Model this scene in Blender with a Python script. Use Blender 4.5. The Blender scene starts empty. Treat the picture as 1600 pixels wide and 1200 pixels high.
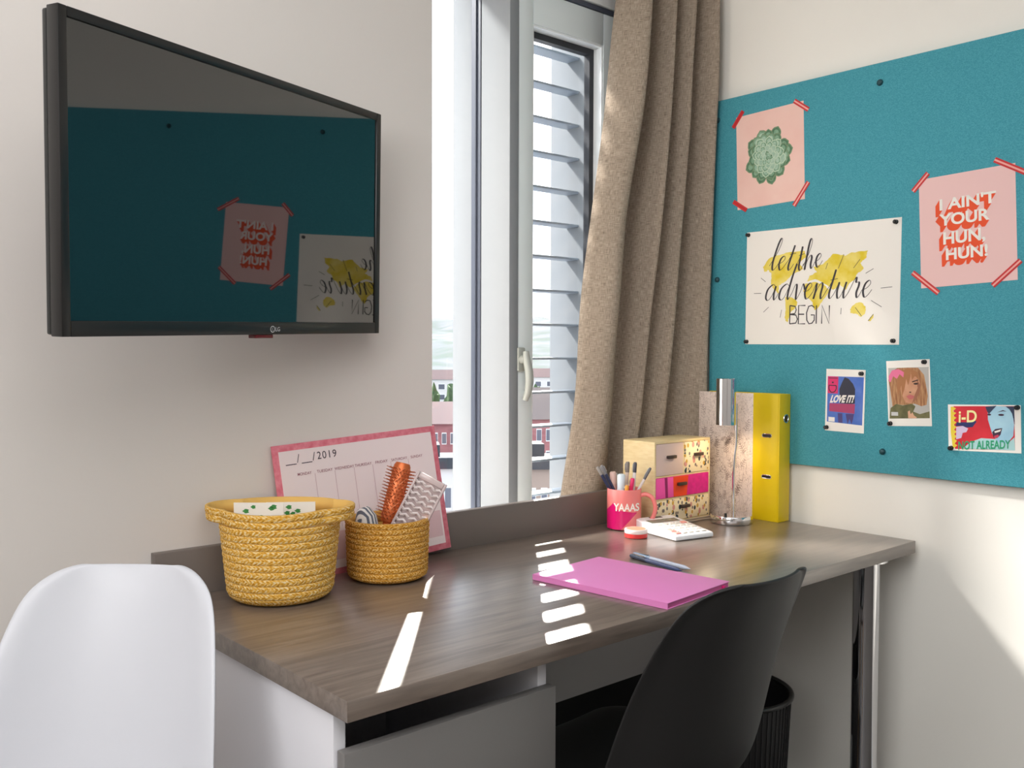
import bpy, bmesh, math, random
from mathutils import Vector, Matrix
random.seed(7)
S = bpy.context.scene
COL = S.collection
PI = math.pi
T = 0.74                      # height of the desk top above the floor

# ------------------------------------------------------------------ camera
cam_d = bpy.data.cameras.new('camera')
cam = bpy.data.objects.new('camera', cam_d)
COL.objects.link(cam)
Fv = Vector((0.66103449, 0.74949142, -0.03600017))
Rv = Vector((0.75005157, -0.66137125, 0.00327443))
Uv = Vector((0.02135532, 0.02916649, 0.99934642))
M = Matrix.Identity(4)
for i in range(3):
    M[i][0] = Rv[i]; M[i][1] = Uv[i]; M[i][2] = -Fv[i]
CAM = Vector((-2.1130353, -1.61907347, 0.433 + T))
M.translation = CAM
cam.matrix_world = M
cam_d.sensor_width = 36.0
cam_d.lens = 36.0 * 1468.09 / 1600.0
cam_d.clip_start = 0.05
cam_d.clip_end = 6000
S.camera = cam

# ------------------------------------------------------------------ colour management
vs = S.view_settings
vs.view_transform = 'Standard'
vs.look = 'None'
vs.gamma = 1.0
vs.exposure = 0.0
vs.use_curve_mapping = False

# ------------------------------------------------------------------ world: bright sky with thin cloud
W = bpy.data.worlds.new('sky')
S.world = W
W.use_nodes = True
wn = W.node_tree.nodes; wl = W.node_tree.links
for n in list(wn): wn.remove(n)
wo = wn.new('ShaderNodeOutputWorld'); wb = wn.new('ShaderNodeBackground')
tc = wn.new('ShaderNodeTexCoord'); wnz = wn.new('ShaderNodeTexNoise'); wr = wn.new('ShaderNodeValToRGB')
wnz.inputs['Scale'].default_value = 3.2; wnz.inputs['Detail'].default_value = 6
wr.color_ramp.elements[0].position = 0.42; wr.color_ramp.elements[0].color = (0.72, 0.83, 0.97, 1)
wr.color_ramp.elements[1].position = 0.6; wr.color_ramp.elements[1].color = (0.98, 0.98, 1.0, 1)
wl.new(tc.outputs['Generated'], wnz.inputs['Vector']); wl.new(wnz.outputs['Fac'], wr.inputs['Fac'])
wl.new(wr.outputs['Color'], wb.inputs['Color']); wl.new(wb.outputs['Background'], wo.inputs['Surface'])
wb.inputs['Strength'].default_value = 2.6

# ------------------------------------------------------------------ sun and lamps
def lamp(name, kind, energy, color, loc=(0, 0, 0), direction=None, **kw):
    d = bpy.data.lights.new(name, kind); d.energy = energy; d.color = color
    for k, v in kw.items(): setattr(d, k, v)
    o = bpy.data.objects.new(name, d); COL.objects.link(o); o.location = loc
    if direction is not None:
        o.rotation_euler = Vector(direction).to_track_quat('-Z', 'Y').to_euler()
    return o
EL = math.radians(38.6)
lamp('sun', 'SUN', 26.0, (1.0, 0.96, 0.88), (3, 4, 5),
     (-0.657 * math.cos(EL), -0.754 * math.cos(EL), -math.sin(EL)), angle=math.radians(0.6))
# added mirrored sun that lights the right wall; no reflector is modelled
lamp('added_mirrored_sun', 'SUN', 7.4, (1.0, 0.97, 0.92), (-4, 5, 5),
     (0.50, -0.757, -0.80), angle=math.radians(6.0))
lamp('added_fill_rear', 'AREA', 15.0, (0.985, 0.99, 1.0), (-1.9, -3.1, 2.44), (0, 0, -1), shape='RECTANGLE', size=1.4, size_y=1.2)  # added fill from behind the camera, no fitting modelled
lamp('added_fill_left', 'AREA', 24.0, (0.985, 0.99, 1.0), (-3.5, -1.4, 2.0), (1, 0, -0.08), shape='RECTANGLE', size=1.2, size_y=1.0)  # added side fill for faces turned left, no fitting modelled
lamp('added_fill_overhead', 'AREA', 25.0, (0.985, 0.99, 1.0), (-2.2, -1.55, 2.44), (0, 0, -1),  # added overhead fill for the whole room, no fitting modelled
     shape='RECTANGLE', size=1.6, size_y=1.9)
po = lamp('window_portal', 'AREA', 1.0, (1, 1, 1), (-0.45, 0.30, T + 0.62), (0, -1, 0), shape='RECTANGLE', size=0.95, size_y=1.4)
po.data.cycles.is_portal = True

# ------------------------------------------------------------------ materials
def lin(c):
    return tuple((x / 12.92 if x <= 0.04045 else ((x + 0.055) / 1.055) ** 2.4) for x in [v / 255.0 for v in c])
MATS = {}
def mat(name, rgb, rough=0.5, metal=0.0, spec=0.5, bump=None, mottle=None, coat=0.0, trans=0.0, emit=None, emit_s=0.0, ior=None, sub=0.0, alpha=None):
    if name in MATS: return MATS[name]
    m = bpy.data.materials.new(name); m.use_nodes = True
    nt = m.node_tree; b = nt.nodes['Principled BSDF']
    c = lin(rgb) + (1,)
    b.inputs['Base Color'].default_value = c
    b.inputs['Roughness'].default_value = rough
    b.inputs['Metallic'].default_value = metal
    b.inputs['Specular IOR Level'].default_value = spec
    b.inputs['Coat Weight'].default_value = coat
    b.inputs['Transmission Weight'].default_value = trans
    if ior: b.inputs['IOR'].default_value = ior
    if emit:
        b.inputs['Emission Color'].default_value = lin(emit) + (1,); b.inputs['Emission Strength'].default_value = emit_s
    t = None
    if bump or mottle:
        t = nt.nodes.new('ShaderNodeTexCoord')
    if mottle:       # (scale, rgb2, stretch)
        sc, rgb2, st = mottle
        mp = nt.nodes.new('ShaderNodeMapping'); mp.inputs['Scale'].default_value = st
        nz = nt.nodes.new('ShaderNodeTexNoise'); nz.inputs['Scale'].default_value = sc; nz.inputs['Detail'].default_value = 6
        rp = nt.nodes.new('ShaderNodeValToRGB'); rp.color_ramp.elements[0].position = 0.36; rp.color_ramp.elements[1].position = 0.64
        rp.color_ramp.elements[0].color = c; rp.color_ramp.elements[1].color = lin(rgb2) + (1,)
        nt.links.new(t.outputs['Object'], mp.inputs['Vector']); nt.links.new(mp.outputs['Vector'], nz.inputs['Vector'])
        nt.links.new(nz.outputs['Fac'], rp.inputs['Fac']); nt.links.new(rp.outputs['Color'], b.inputs['Base Color'])
    if bump:         # (scale, strength)
        nz2 = nt.nodes.new('ShaderNodeTexNoise'); nz2.inputs['Scale'].default_value = bump[0]; nz2.inputs['Detail'].default_value = 4
        bp = nt.nodes.new('ShaderNodeBump'); bp.inputs['Strength'].default_value = bump[1]; bp.inputs['Distance'].default_value = 0.002
        nt.links.new(t.outputs['Object'], nz2.inputs['Vector']); nt.links.new(nz2.outputs['Fac'], bp.inputs['Height'])
        nt.links.new(bp.outputs['Normal'], b.inputs['Normal'])
    MATS[name] = m
    return m
def glass_mat(name, tint=(1, 1, 1), refl=1.45):
    if name in MATS: return MATS[name]
    m = bpy.data.materials.new(name); m.use_nodes = True; nt = m.node_tree
    for n in list(nt.nodes): nt.nodes.remove(n)
    o = nt.nodes.new('ShaderNodeOutputMaterial'); mx = nt.nodes.new('ShaderNodeMixShader')
    tr = nt.nodes.new('ShaderNodeBsdfTransparent'); gl = nt.nodes.new('ShaderNodeBsdfGlossy'); lw = nt.nodes.new('ShaderNodeLayerWeight')
    lw.inputs['Blend'].default_value = 0.5
    pw = nt.nodes.new('ShaderNodeMath'); pw.operation = 'POWER'; pw.inputs[1].default_value = 5.0; nt.links.new(lw.outputs['Facing'], pw.inputs[0])
    fr = nt.nodes.new('ShaderNodeMath'); fr.operation = 'MULTIPLY_ADD'; fr.inputs[1].default_value = 0.97; fr.inputs[2].default_value = 0.03; nt.links.new(pw.outputs[0], fr.inputs[0])
    tr.inputs['Color'].default_value = tint + (1,); gl.inputs['Roughness'].default_value = 0.02
    nt.links.new(fr.outputs[0], mx.inputs['Fac']); nt.links.new(tr.outputs[0], mx.inputs[1]); nt.links.new(gl.outputs[0], mx.inputs[2])
    nt.links.new(mx.outputs[0], o.inputs['Surface']); MATS[name] = m
    return m

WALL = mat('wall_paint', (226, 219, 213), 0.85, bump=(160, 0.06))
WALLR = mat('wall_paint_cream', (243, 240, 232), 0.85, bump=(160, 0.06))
CEIL = mat('ceiling_paint', (240, 238, 234), 0.9)
FLOOR = mat('floor_vinyl', (62, 57, 54), 0.5, mottle=(6, (52, 48, 46), (1, 6, 1)))
WHITEP = mat('white_powder_coat', (236, 240, 241), 0.35)
GREYP = mat('grey_window_frame', (222, 231, 233), 0.45)
GASKET = mat('dark_gasket', (70, 76, 90), 0.5)
BLACKG = mat('black_gasket', (38, 40, 46), 0.5)
SLAT = mat('louvre_metal', (150, 160, 172), 0.4)
PANE = glass_mat('window_glass')
CHROME = mat('chrome', (225, 225, 228), 0.06, 1.0)
STEEL = mat('satin_steel', (200, 200, 198), 0.3, 1.0)
BLACKP = mat('black_plastic', (24, 24, 25), 0.42)
WHITEPL = mat('white_plastic', (240, 240, 243), 0.32)
GREYB = mat('grey_board', (176, 174, 174), 0.55)
UPST = mat('grey_brown_board', (112, 103, 97), 0.42)
PAPER = mat('white_paper', (244, 240, 232), 0.7)
INK = mat('grey_black_ink', (62, 58, 62), 0.7)

# ------------------------------------------------------------------ mesh helpers
def prop(o, label=None, cat=None, group=None, kind=None):
    if label: o['label'] = label
    if cat: o['category'] = cat
    if group: o['group'] = group
    if kind: o['kind'] = kind
    return o
def thing(name, label, cat, loc=(0, 0, 0), rot=(0, 0, 0), group=None, mtx=None):
    o = bpy.data.objects.new(name, None); COL.objects.link(o); o.empty_display_size = 0.05
    if mtx is not None: o.matrix_world = mtx
    else:
        o.location = loc; o.rotation_euler = rot
    return prop(o, label, cat, group)
def obj(name, bm, m, parent=None, smooth=True, angle=40, label=None):
    bmesh.ops.recalc_face_normals(bm, faces=bm.faces[:])
    me = bpy.data.meshes.new(name); bm.to_mesh(me); bm.free()
    mm = m if isinstance(m, (list, tuple)) else [m]
    for x in mm: me.materials.append(x)
    if smooth:
        me.polygons.foreach_set('use_smooth', [True] * len(me.polygons))
        me.set_sharp_from_angle(angle=math.radians(angle))
    o = bpy.data.objects.new(name, me); COL.objects.link(o)
    if parent: o.parent = parent
    if label: o['label'] = label
    return o
def struct(name, bm, m, parent=None, **k):
    o = obj(name, bm, m, parent, **k); o['kind'] = 'structure'; return o
def NB(): return bmesh.new()
def box(bm, x0, x1, y0, y1, z0, z1, bev=0.0, seg=2, mtx=None, mi=0):
    vs_ = [bm.verts.new(v) for v in [(x0, y0, z0), (x1, y0, z0), (x1, y1, z0), (x0, y1, z0), (x0, y0, z1), (x1, y0, z1), (x1, y1, z1), (x0, y1, z1)]]
    fs = [bm.faces.new([vs_[i] for i in f]) for f in [(0, 3, 2, 1), (4, 5, 6, 7), (0, 1, 5, 4), (1, 2, 6, 5), (2, 3, 7, 6), (3, 0, 4, 7)]]
    for f in fs: f.material_index = mi
    geo = vs_
    if bev > 0:
        es = list({e for f in fs for e in f.edges})
        r = bmesh.ops.bevel(bm, geom=es, offset=bev, segments=seg, affect='EDGES', profile=0.5, material=mi)
        geo = list({v for f in r['faces'] for v in f.verts} | {v for v in vs_ if v.is_valid})
    if mtx is not None: bmesh.ops.transform(bm, matrix=mtx, verts=geo)
    return bm
def frame_of(d):
    d = Vector(d).normalized()
    a = Vector((0, 0, 1)) if abs(d.z) < 0.9 else Vector((1, 0, 0))
    u = d.cross(a).normalized(); v = d.cross(u).normalized()
    return u, v
def tube(bm, pts, r, n=12, caps=True, closed=False, mi=0):
    pts = [Vector(p) for p in pts]; L = len(pts); rs = r if isinstance(r, (list, tuple)) else [r] * L
    rings = []; pu = None
    for i, p in enumerate(pts):
        if closed: d = pts[(i + 1) % L] - pts[i - 1]
        else: d = pts[min(i + 1, L - 1)] - pts[max(i - 1, 0)]
        d = d.normalized() if d.length > 1e-9 else Vector((0, 0, 1))
        if pu is None: u, v = frame_of(d)
        else:
            u = (pu - d * pu.dot(d)); u = u.normalized() if u.length > 1e-6 else frame_of(d)[0]
            v = d.cross(u)
        pu = u
        rings.append([bm.verts.new(p + (u * math.cos(2 * PI * k / n) + v * math.sin(2 * PI * k / n)) * rs[i]) for k in range(n)])
    m = L if closed else L - 1
    for i in range(m):
        A = rings[i]; B = rings[(i + 1) % L]
        for k in range(n):
            f = bm.faces.new([A[k], A[(k + 1) % n], B[(k + 1) % n], B[k]]); f.material_index = mi
    if caps and not closed:
        bm.faces.new(rings[0][::-1]).material_index = mi; bm.faces.new(rings[-1]).material_index = mi
    return bm
def cyl(bm, p0, p1, r0, r1=None, n=24, mi=0): return tube(bm, [p0, p1], [r0, r0 if r1 is None else r1], n, mi=mi)
def lathe(bm, prof, n=48, mi=0, c=(0, 0, 0), cap0=False, cap1=False):
    rings = []
    for r, z in prof:
        if r < 1e-6: rings.append([bm.verts.new((c[0], c[1], c[2] + z))])
        else: rings.append([bm.verts.new((c[0] + r * math.cos(2 * PI * k / n), c[1] + r * math.sin(2 * PI * k / n), c[2] + z)) for k in range(n)])
    for A, B in zip(rings, rings[1:]):
        for k in range(n):
            a0 = A[k % len(A)]; a1 = A[(k + 1) % n % len(A)]; b0 = B[k % len(B)]; b1 = B[(k + 1) % n % len(B)]
            q = []
            for v in (a0, a1, b1, b0):
                if v not in q: q.append(v)
            if len(q) > 2: bm.faces.new(q).material_index = mi
    if cap0: bm.faces.new(rings[0][::-1])
    if cap1: bm.faces.new(rings[-1])
    return bm
def prism(bm, poly, z0, z1, mi=0, mtx=None):
    a = [bm.verts.new((x, y, z0)) for x, y in poly]; b = [bm.verts.new((x, y, z1)) for x, y in poly]
    n = len(poly)
    fs = [bm.faces.new(a[::-1]), bm.faces.new(b)] + [bm.faces.new([a[i], a[(i + 1) % n], b[(i + 1) % n], b[i]]) for i in range(n)]
    for f in fs: f.material_index = mi
    if mtx is not None: bmesh.ops.transform(bm, matrix=mtx, verts=a + b)
    return bm
def catmull(pts, sub=8):
    P = [Vector(p) for p in pts]; out = []
    for i in range(len(P) - 1):
        p0 = P[max(i - 1, 0)]; p1 = P[i]; p2 = P[i + 1]; p3 = P[min(i + 2, len(P) - 1)]
        for k in range(sub):
            t = k / sub
            out.append(0.5 * ((2 * p1) + (p2 - p0) * t + (2 * p0 - 5 * p1 + 4 * p2 - p3) * t * t + (3 * p1 - p0 - 3 * p2 + p3) * t ** 3))
    out.append(P[-1]); return out
def ribbon(bm, pts, w, z, mi=0):      # flat ink stroke, w = width or function(direction)
    pts = [Vector((p[0], p[1])) for p in pts]; prev = None
    for i, p in enumerate(pts):
        d = pts[min(i + 1, len(pts) - 1)] - pts[max(i - 1, 0)]
        if d.length < 1e-9: continue
        d.normalize(); nrm = Vector((-d.y, d.x)); ww = w(d) if callable(w) else w
        a = bm.verts.new((p.x + nrm.x * ww / 2, p.y + nrm.y * ww / 2, z)); b = bm.verts.new((p.x - nrm.x * ww / 2, p.y - nrm.y * ww / 2, z))
        if prev: bm.faces.new([prev[0], prev[1], b, a]).material_index = mi
        prev = (a, b)
    return bm
_tc = {}
def text_geo(txt, bold=0.0, spacing=1.0):
    key = (txt, bold, spacing)
    if key in _tc: return _tc[key]
    cu = bpy.data.curves.new('lettering', 'FONT'); cu.body = txt; cu.offset = bold; cu.space_character = spacing; cu.resolution_u = 6
    o = bpy.data.objects.new('lettering', cu); COL.objects.link(o)
    bpy.context.view_layer.update()
    me = bpy.data.meshes.new_from_object(o.evaluated_get(bpy.context.evaluated_depsgraph_get()))
    vs_ = [tuple(v.co) for v in me.vertices]; fs = [tuple(p.vertices) for p in me.polygons]
    bpy.data.objects.remove(o); bpy.data.curves.remove(cu); bpy.data.meshes.remove(me)
    x0 = min(v[0] for v in vs_); x1 = max(v[0] for v in vs_); y0 = min(v[1] for v in vs_); y1 = max(v[1] for v in vs_)
    vs_ = [((v[0] - x0) / (x1 - x0), (v[1] - y0) / (y1 - y0)) for v in vs_]
    _tc[key] = (vs_, fs); return _tc[key]
def text(bm, txt, x0, x1, y0, y1, z, bold=0.0, spacing=1.0, f=None, mi=0):   # text fitted in a rectangle
    v_, f_ = text_geo(txt, bold, spacing)
    q = []
    for a, b in v_:
        x = x0 + a * (x1 - x0); y = y0 + b * (y1 - y0)
        q.append(bm.verts.new(f(x, y) if f else (x, y, z)))
    for p in f_:
        try: bm.faces.new([q[i] for i in p]).material_index = mi
        except ValueError: pass
    return bm
def ell(cx, cy, rx, ry, n=20, rot=0.0):
    return [(cx + rx * math.cos(2 * PI * k / n) * math.cos(rot) - ry * math.sin(2 * PI * k / n) * math.sin(rot),
             cy + rx * math.cos(2 * PI * k / n) * math.sin(rot) + ry * math.sin(2 * PI * k / n) * math.cos(rot)) for k in range(n)]

# ================================================================== THE ROOM
XR = 0.02            # right wall face (the pin board stands 20 mm off it)
XL, YF, ZC = -3.6, -4.2, 2.5
JX = -0.913          # left jamb of the window recess
WT = 0.345           # wall thickness at the window
SILL, HEAD = T - 0.035, T + 1.43
bm = NB()
box(bm, XL - 0.1, JX, 0, WT, -0.05, ZC + 0.1)
box(bm, JX, XR, 0, WT, -0.05, SILL)
box(bm, JX, XR, 0, WT, HEAD, ZC + 0.1)
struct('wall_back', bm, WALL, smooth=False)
bm = NB(); box(bm, XR, XR + 0.2, YF - 0.1, WT, -0.05, ZC + 0.1); struct('wall_right', bm, WALLR, smooth=False)
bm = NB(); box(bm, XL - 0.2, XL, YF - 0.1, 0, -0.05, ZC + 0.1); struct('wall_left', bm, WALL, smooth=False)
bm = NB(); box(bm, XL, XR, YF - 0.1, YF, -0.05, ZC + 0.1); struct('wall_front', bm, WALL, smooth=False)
bm = NB(); box(bm, XL, XR, YF, 0, -0.06, 0); struct('floor', bm, FLOOR, smooth=False)
bm = NB(); box(bm, XL, XR, YF, 0, ZC, ZC + 0.1); struct('ceiling', bm, CEIL, smooth=False)
bm = NB(); box(bm, XR - 0.014, XR, YF, 0, 0, 0.09, 0.003); struct('baseboard_right', bm, WHITEP)
bm = NB(); box(bm, XL, XR - 0.014, -0.014, 0, 0, 0.09, 0.003); struct('baseboard_back', bm, WHITEP)

# ------------------------------------------------------------------ window
XM = -0.59           # left face of the mullion
win = bpy.data.objects.new('window_1', None); COL.objects.link(win); win['kind'] = 'structure'
win.location = (XM, 0.12, SILL)
def wpart(name, bm, m, **k):
    o = obj(name, bm, m, None, **k)
    o.parent = win; o.matrix_parent_inverse = Matrix.Translation(win.location).inverted(); o['kind'] = 'structure'
    return o
SY = 0.12            # room face of the opening sash
# mullion: a deep white box, bright on the side towards the fixed light
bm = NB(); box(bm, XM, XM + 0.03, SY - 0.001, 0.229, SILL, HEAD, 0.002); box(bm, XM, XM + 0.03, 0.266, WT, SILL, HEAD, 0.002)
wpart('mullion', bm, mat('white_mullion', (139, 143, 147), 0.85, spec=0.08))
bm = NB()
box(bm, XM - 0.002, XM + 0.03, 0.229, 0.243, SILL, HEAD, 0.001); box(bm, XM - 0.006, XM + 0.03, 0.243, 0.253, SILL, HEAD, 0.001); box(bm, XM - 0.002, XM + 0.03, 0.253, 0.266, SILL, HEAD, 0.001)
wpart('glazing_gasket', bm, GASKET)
bm = NB(); box(bm, JX, XM - 0.001, 0.244, 0.252, SILL + 0.03, HEAD); wpart('fixed_pane', bm, PANE, smooth=False)
bm = NB(); box(bm, JX, XM, 0.22, 0.275, SILL, SILL + 0.03, 0.002); box(bm, JX, XM, 0.22, 0.275, HEAD - 0.03, HEAD, 0.002); wpart('fixed_frame', bm, WHITEP)
# opening sash
GX0, GX1 = -0.512, -0.258
GZ0, GZ1 = T + 0.035, T + 1.243
SX1 = -0.17
bm = NB()
box(bm, XM + 0.0305, GX0, SY, 0.175, SILL, T + 1.328, 0.003)
box(bm, GX1, SX1, SY, 0.175, SILL, T + 1.328, 0.003)
box(bm, GX0, GX1, SY, 0.175, SILL, GZ0, 0.003)
box(bm, GX0, GX1, SY, 0.175, GZ1, T + 1.328, 0.003)
wpart('sash_frame', bm, GREYP)
bm = NB()      # white glazing beads inside the opening
box(bm, GX0 - 0.001, GX0 + 0.004, SY + 0.003, 0.158, GZ0, GZ1); box(bm, GX1 - 0.004, GX1 + 0.001, SY + 0.003, 0.158, GZ0, GZ1)
box(bm, GX0 + 0.004, GX1 - 0.004, SY + 0.003, 0.158, GZ0 - 0.001, GZ0 + 0.004); box(bm, GX0 + 0.004, GX1 - 0.004, SY + 0.003, 0.158, GZ1 - 0.004, GZ1 + 0.001)
wpart('glazing_bead', bm, WHITEP, smooth=False)
bm = NB(); g = 0.016
box(bm, GX1 - 0.004 - g, GX1 - 0.004, 0.152, 0.172, GZ0 + 0.004, GZ1 - 0.004); box(bm, GX0 + 0.004, GX0 + 0.01, 0.152, 0.172, GZ0 + 0.004, GZ1 - 0.004)
box(bm, GX0 + 0.01, GX1 - 0.004 - g, 0.152, 0.172, GZ1 - 0.004 - g, GZ1 - 0.004); box(bm, GX0 + 0.01, GX1 - 0.004 - g, 0.152, 0.172, GZ0 + 0.004, GZ0 + 0.008)
wpart('sash_gasket', bm, BLACKG, smooth=False)
bm = NB(); box(bm, GX0 + 0.01, GX1 - 0.004 - g, 0.160, 0.166, GZ0 + 0.008, GZ1 - 0.004 - g); wpart('sash_pane', bm, PANE, smooth=False)
bm = NB(); box(bm, XM + 0.031, SX1, SY - 0.004, SY + 0.03, T + 1.329, T + 1.341, 0.002); wpart('head_gasket', bm, GASKET)
bm = NB(); box(bm, XM + 0.031, SX1, SY - 0.012, 0.175, T + 1.342, HEAD, 0.002); wpart('head_frame', bm, WHITEP)
bm = NB(); box(bm, SX1 + 0.001, XR, SY, WT, SILL, HEAD, 0.002); wpart('side_panel', bm, GREYP)
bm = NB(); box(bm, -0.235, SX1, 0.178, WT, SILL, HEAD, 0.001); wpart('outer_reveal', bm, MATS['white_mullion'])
# casement handle
bm = NB()
hx, hz = -0.553, T + 0.41
box(bm, hx - 0.012, hx + 0.012, SY - 0.008, SY, hz - 0.03, hz + 0.03, 0.004)
cyl(bm, (hx, SY - 0.006, hz), (hx, SY - 0.024, hz), 0.011, 0.010, 20)
pts = catmull([(hx, SY - 0.022, hz + 0.020), (hx, SY - 0.025, hz), (hx + 0.001, SY - 0.032, hz - 0.028), (hx + 0.001, SY - 0.034, hz - 0.055), (hx, SY - 0.030, hz - 0.080), (hx - 0.002, SY - 0.022, hz - 0.100)], 6)
tube(bm, pts, [0.0075 + 0.003 * math.sin(PI * i / (len(pts) - 1)) for i in range(len(pts))], 14)
ho = wpart('sash_handle', bm, mat('handle_grey', (160, 164, 158), 0.35))
bm = NB(); cyl(bm, (hx + 0.010, SY - 0.015, hz), (hx + 0.0135, SY - 0.015, hz), 0.0055, None, 16); cyl(bm, (hx + 0.0135, SY - 0.015, hz), (hx + 0.0138, SY - 0.015, hz), 0.002, None, 12)
wpart('handle_lock', bm, STEEL)
# fixed louvre outside the opening sash
lv = thing('window_louvre', 'fixed metal louvre of horizontal slats outside the opening window sash', 'louvre', (-0.4, 0.235, SILL))
DS, SP = 0.232, 0.0921
z0s = T + 0.4105
for k in range(-4, 10):
    zz = z0s + SP * k - SILL
    if zz < 0.005 or zz > HEAD - SILL - 0.01: continue
    bm = NB(); box(bm, -0.157, 0.165, -0.003, 0.045, zz - 0.003, zz + 0.003, 0.001); obj('slat', bm, SLAT, lv)

# ================================================================== DESK
DX0, DX1, DY0 = -1.509, -0.006, -0.629
WOODM = bpy.data.materials.new('dark_oak_laminate'); WOODM.use_nodes = True
nt = WOODM.node_tree; b = nt.nodes['Principled BSDF']
t_ = nt.nodes.new('ShaderNodeTexCoord'); mp = nt.nodes.new('ShaderNodeMapping'); mp.inputs['Scale'].default_value = (2.2, 26, 26)
nz = nt.nodes.new('ShaderNodeTexNoise'); nz.inputs['Scale'].default_value = 3; nz.inputs['Detail'].default_value = 8; nz.inputs['Distortion'].default_value = 0.6
rp = nt.nodes.new('ShaderNodeValToRGB'); e = rp.color_ramp.elements
e[0].position = 0.3; e[0].color = lin((100, 88, 80)) + (1,); e[1].position = 0.72; e[1].color = lin((136, 122, 111)) + (1,)
nt.links.new(t_.outputs['Object'], mp.inputs['Vector']); nt.links.new(mp.outputs['Vector'], nz.inputs['Vector']); nt.links.new(nz.outputs['Fac'], rp.inputs['Fac'])
nt.links.new(rp.outputs['Color'], b.inputs['Base Color']); b.inputs['Roughness'].default_value = 0.30; b.inputs['Specular IOR Level'].default_value = 0.9; b.inputs['Coat Weight'].default_value = 0.5; b.inputs['Coat Roughness'].default_value = 0.28
desk = thing('desk', 'fitted desk with dark wood-look top running below the window', 'desk', (DX0, DY0, 0))
def L(o, x, y, z): return (x - o.location.x, y - o.location.y, z - o.location.z)
def lbox(bm, o, x0, x1, y0, y1, z0, z1, bev=0.0): l = o.location; return box(bm, x0 - l.x, x1 - l.x, y0 - l.y, y1 - l.y, z0 - l.z, z1 - l.z, bev)
bm = NB(); lbox(bm, desk, DX0, DX1, DY0, -0.018, T - 0.028, T, 0.0012); obj('worktop', bm, WOODM, desk)
bm = NB(); lbox(bm, desk, DX0 - 0.006, DX1 + 0.02, -0.018, -0.0005, T - 0.028, T + 0.0815, 0.001); obj('upstand', bm, UPST, desk, label='grey brown back panel standing up behind the worktop')
bm = NB(); lbox(bm, desk, -1.12, DX1 - 0.02, -0.15, -0.132, T - 0.345, T - 0.0285, 0.001); obj('modesty_panel', bm, GREYB, desk, label='grey panel below the worktop')
bm = NB(); lbox(bm, desk, -1.12, DX1 - 0.02, -0.03, -0.015, 0.10, T - 0.029, 0.001); obj('added_shade_sheet', bm, mat('painted_shade_black', (22, 21, 22), 0.7), desk, label='added black sheet standing in for the shade at the back below the worktop')  # added black sheet, paints the darkness under the worktop
lx, ly = -0.128, -0.575
bm = NB(); p = L(desk, lx, ly, 0); cyl(bm, (p[0], p[1], 0.012), (p[0], p[1], T - 0.036), 0.0285, None, 40); obj('leg', bm, CHROME, desk, label='chrome tube leg')
bm = NB(); cyl(bm, (p[0], p[1], T - 0.036), (p[0], p[1], T - 0.0282), 0.045, None, 32); obj('leg_plate', bm, CHROME, desk)
bm = NB(); cyl(bm, (p[0], p[1], 0), (p[0], p[1], 0.014), 0.032, 0.032, 32); obj('leg_foot', bm, BLACKP, desk)
# drawer pedestal
ped = thing('drawer_pedestal', 'grey drawer pedestal below the left end of the desk top', 'cabinet', (-1.31, -0.3, 0))
bm = NB(); zt = T - 0.0285
lbox(bm, ped, -1.503, -1.485, -0.586, -0.155, 0.0, zt, 0.001); lbox(bm, ped, -1.148, -1.130, -0.586, -0.155, 0.0, zt, 0.001)
lbox(bm, ped, -1.485, -1.148, -0.173, -0.155, 0.0, zt); lbox(bm, ped, -1.485, -1.148, -0.586, -0.173, 0.03, 0.048)
obj('carcass', bm, mat('pale_grey_board', (226, 225, 230), 0.5), ped)
DRW = mat('drawer_grey_shaded', (120, 117, 115), 0.5)  # carcass board darkened: shade on the drawer fronts put into the colour
zs = [(0.05, 0.35), (0.355, T - 0.077)]
for za, zb in zs:
    bm = NB(); lbox(bm, ped, -1.499, -1.128, -0.606, -0.588, za, zb, 0.0015); d = obj('drawer', bm, DRW, ped)
    bm = NB(); lbox(bm, ped, -1.478, -1.155, -0.586, -0.57, za + 0.02, zb - 0.05, 0.001); lbox(bm, ped, -1.478, -1.155, -0.57, -0.2, za + 0.02, za + 0.028)
    obj('drawer_box', bm, mat('dark_drawer_box', (40, 38, 40), 0.6), d)

# ================================================================== TELEVISION
tw, th = 0.709, 0.423
ty, tp, tr_ = 0.378, 0.031, 0.0242
ex = Vector((math.cos(ty), math.sin(ty), 0)); n0 = Vector((math.sin(ty), -math.cos(ty), 0))
ez = Vector((0, 0, 1)) * math.cos(tp) + n0 * math.sin(tp)
ex2 = ex * math.cos(tr_) + ez * math.sin(tr_); ez2 = ez * math.cos(tr_) - ex * math.sin(tr_)
nn = ex2.cross(ez2)          # towards the room
TM = Matrix.Identity(4)
for i in range(3):
    TM[i][0] = ex2[i]; TM[i][1] = ez2[i]; TM[i][2] = nn[i]
TM.translation = Vector((-1.417, -0.197, 0.668 + T))
tv = thing('television', 'black flat-screen television on a swivel arm above the desk', 'television', mtx=TM)
BEZ = mat('tv_bezel', (26, 25, 25), 0.3)
bm = NB()
bx, bt = 0.0135, 0.0135
bb = 0.021
box(bm, -tw / 2, -tw / 2 + bx, -th / 2, th / 2, -0.022, 0, 0.0015); box(bm, tw / 2 - bx, tw / 2, -th / 2, th / 2, -0.022, 0, 0.0015)
box(bm, -tw / 2 + bx, tw / 2 - bx, th / 2 - bt, th / 2, -0.022, 0, 0.0015); box(bm, -tw / 2 + bx, tw / 2 - bx, -th / 2, -th / 2 + bb, -0.022, 0, 0.0015)
obj('bezel', bm, BEZ, tv)
SCR = mat('tv_screen', (5, 6, 8), 0.02, spec=0.5, ior=1.95)
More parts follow.
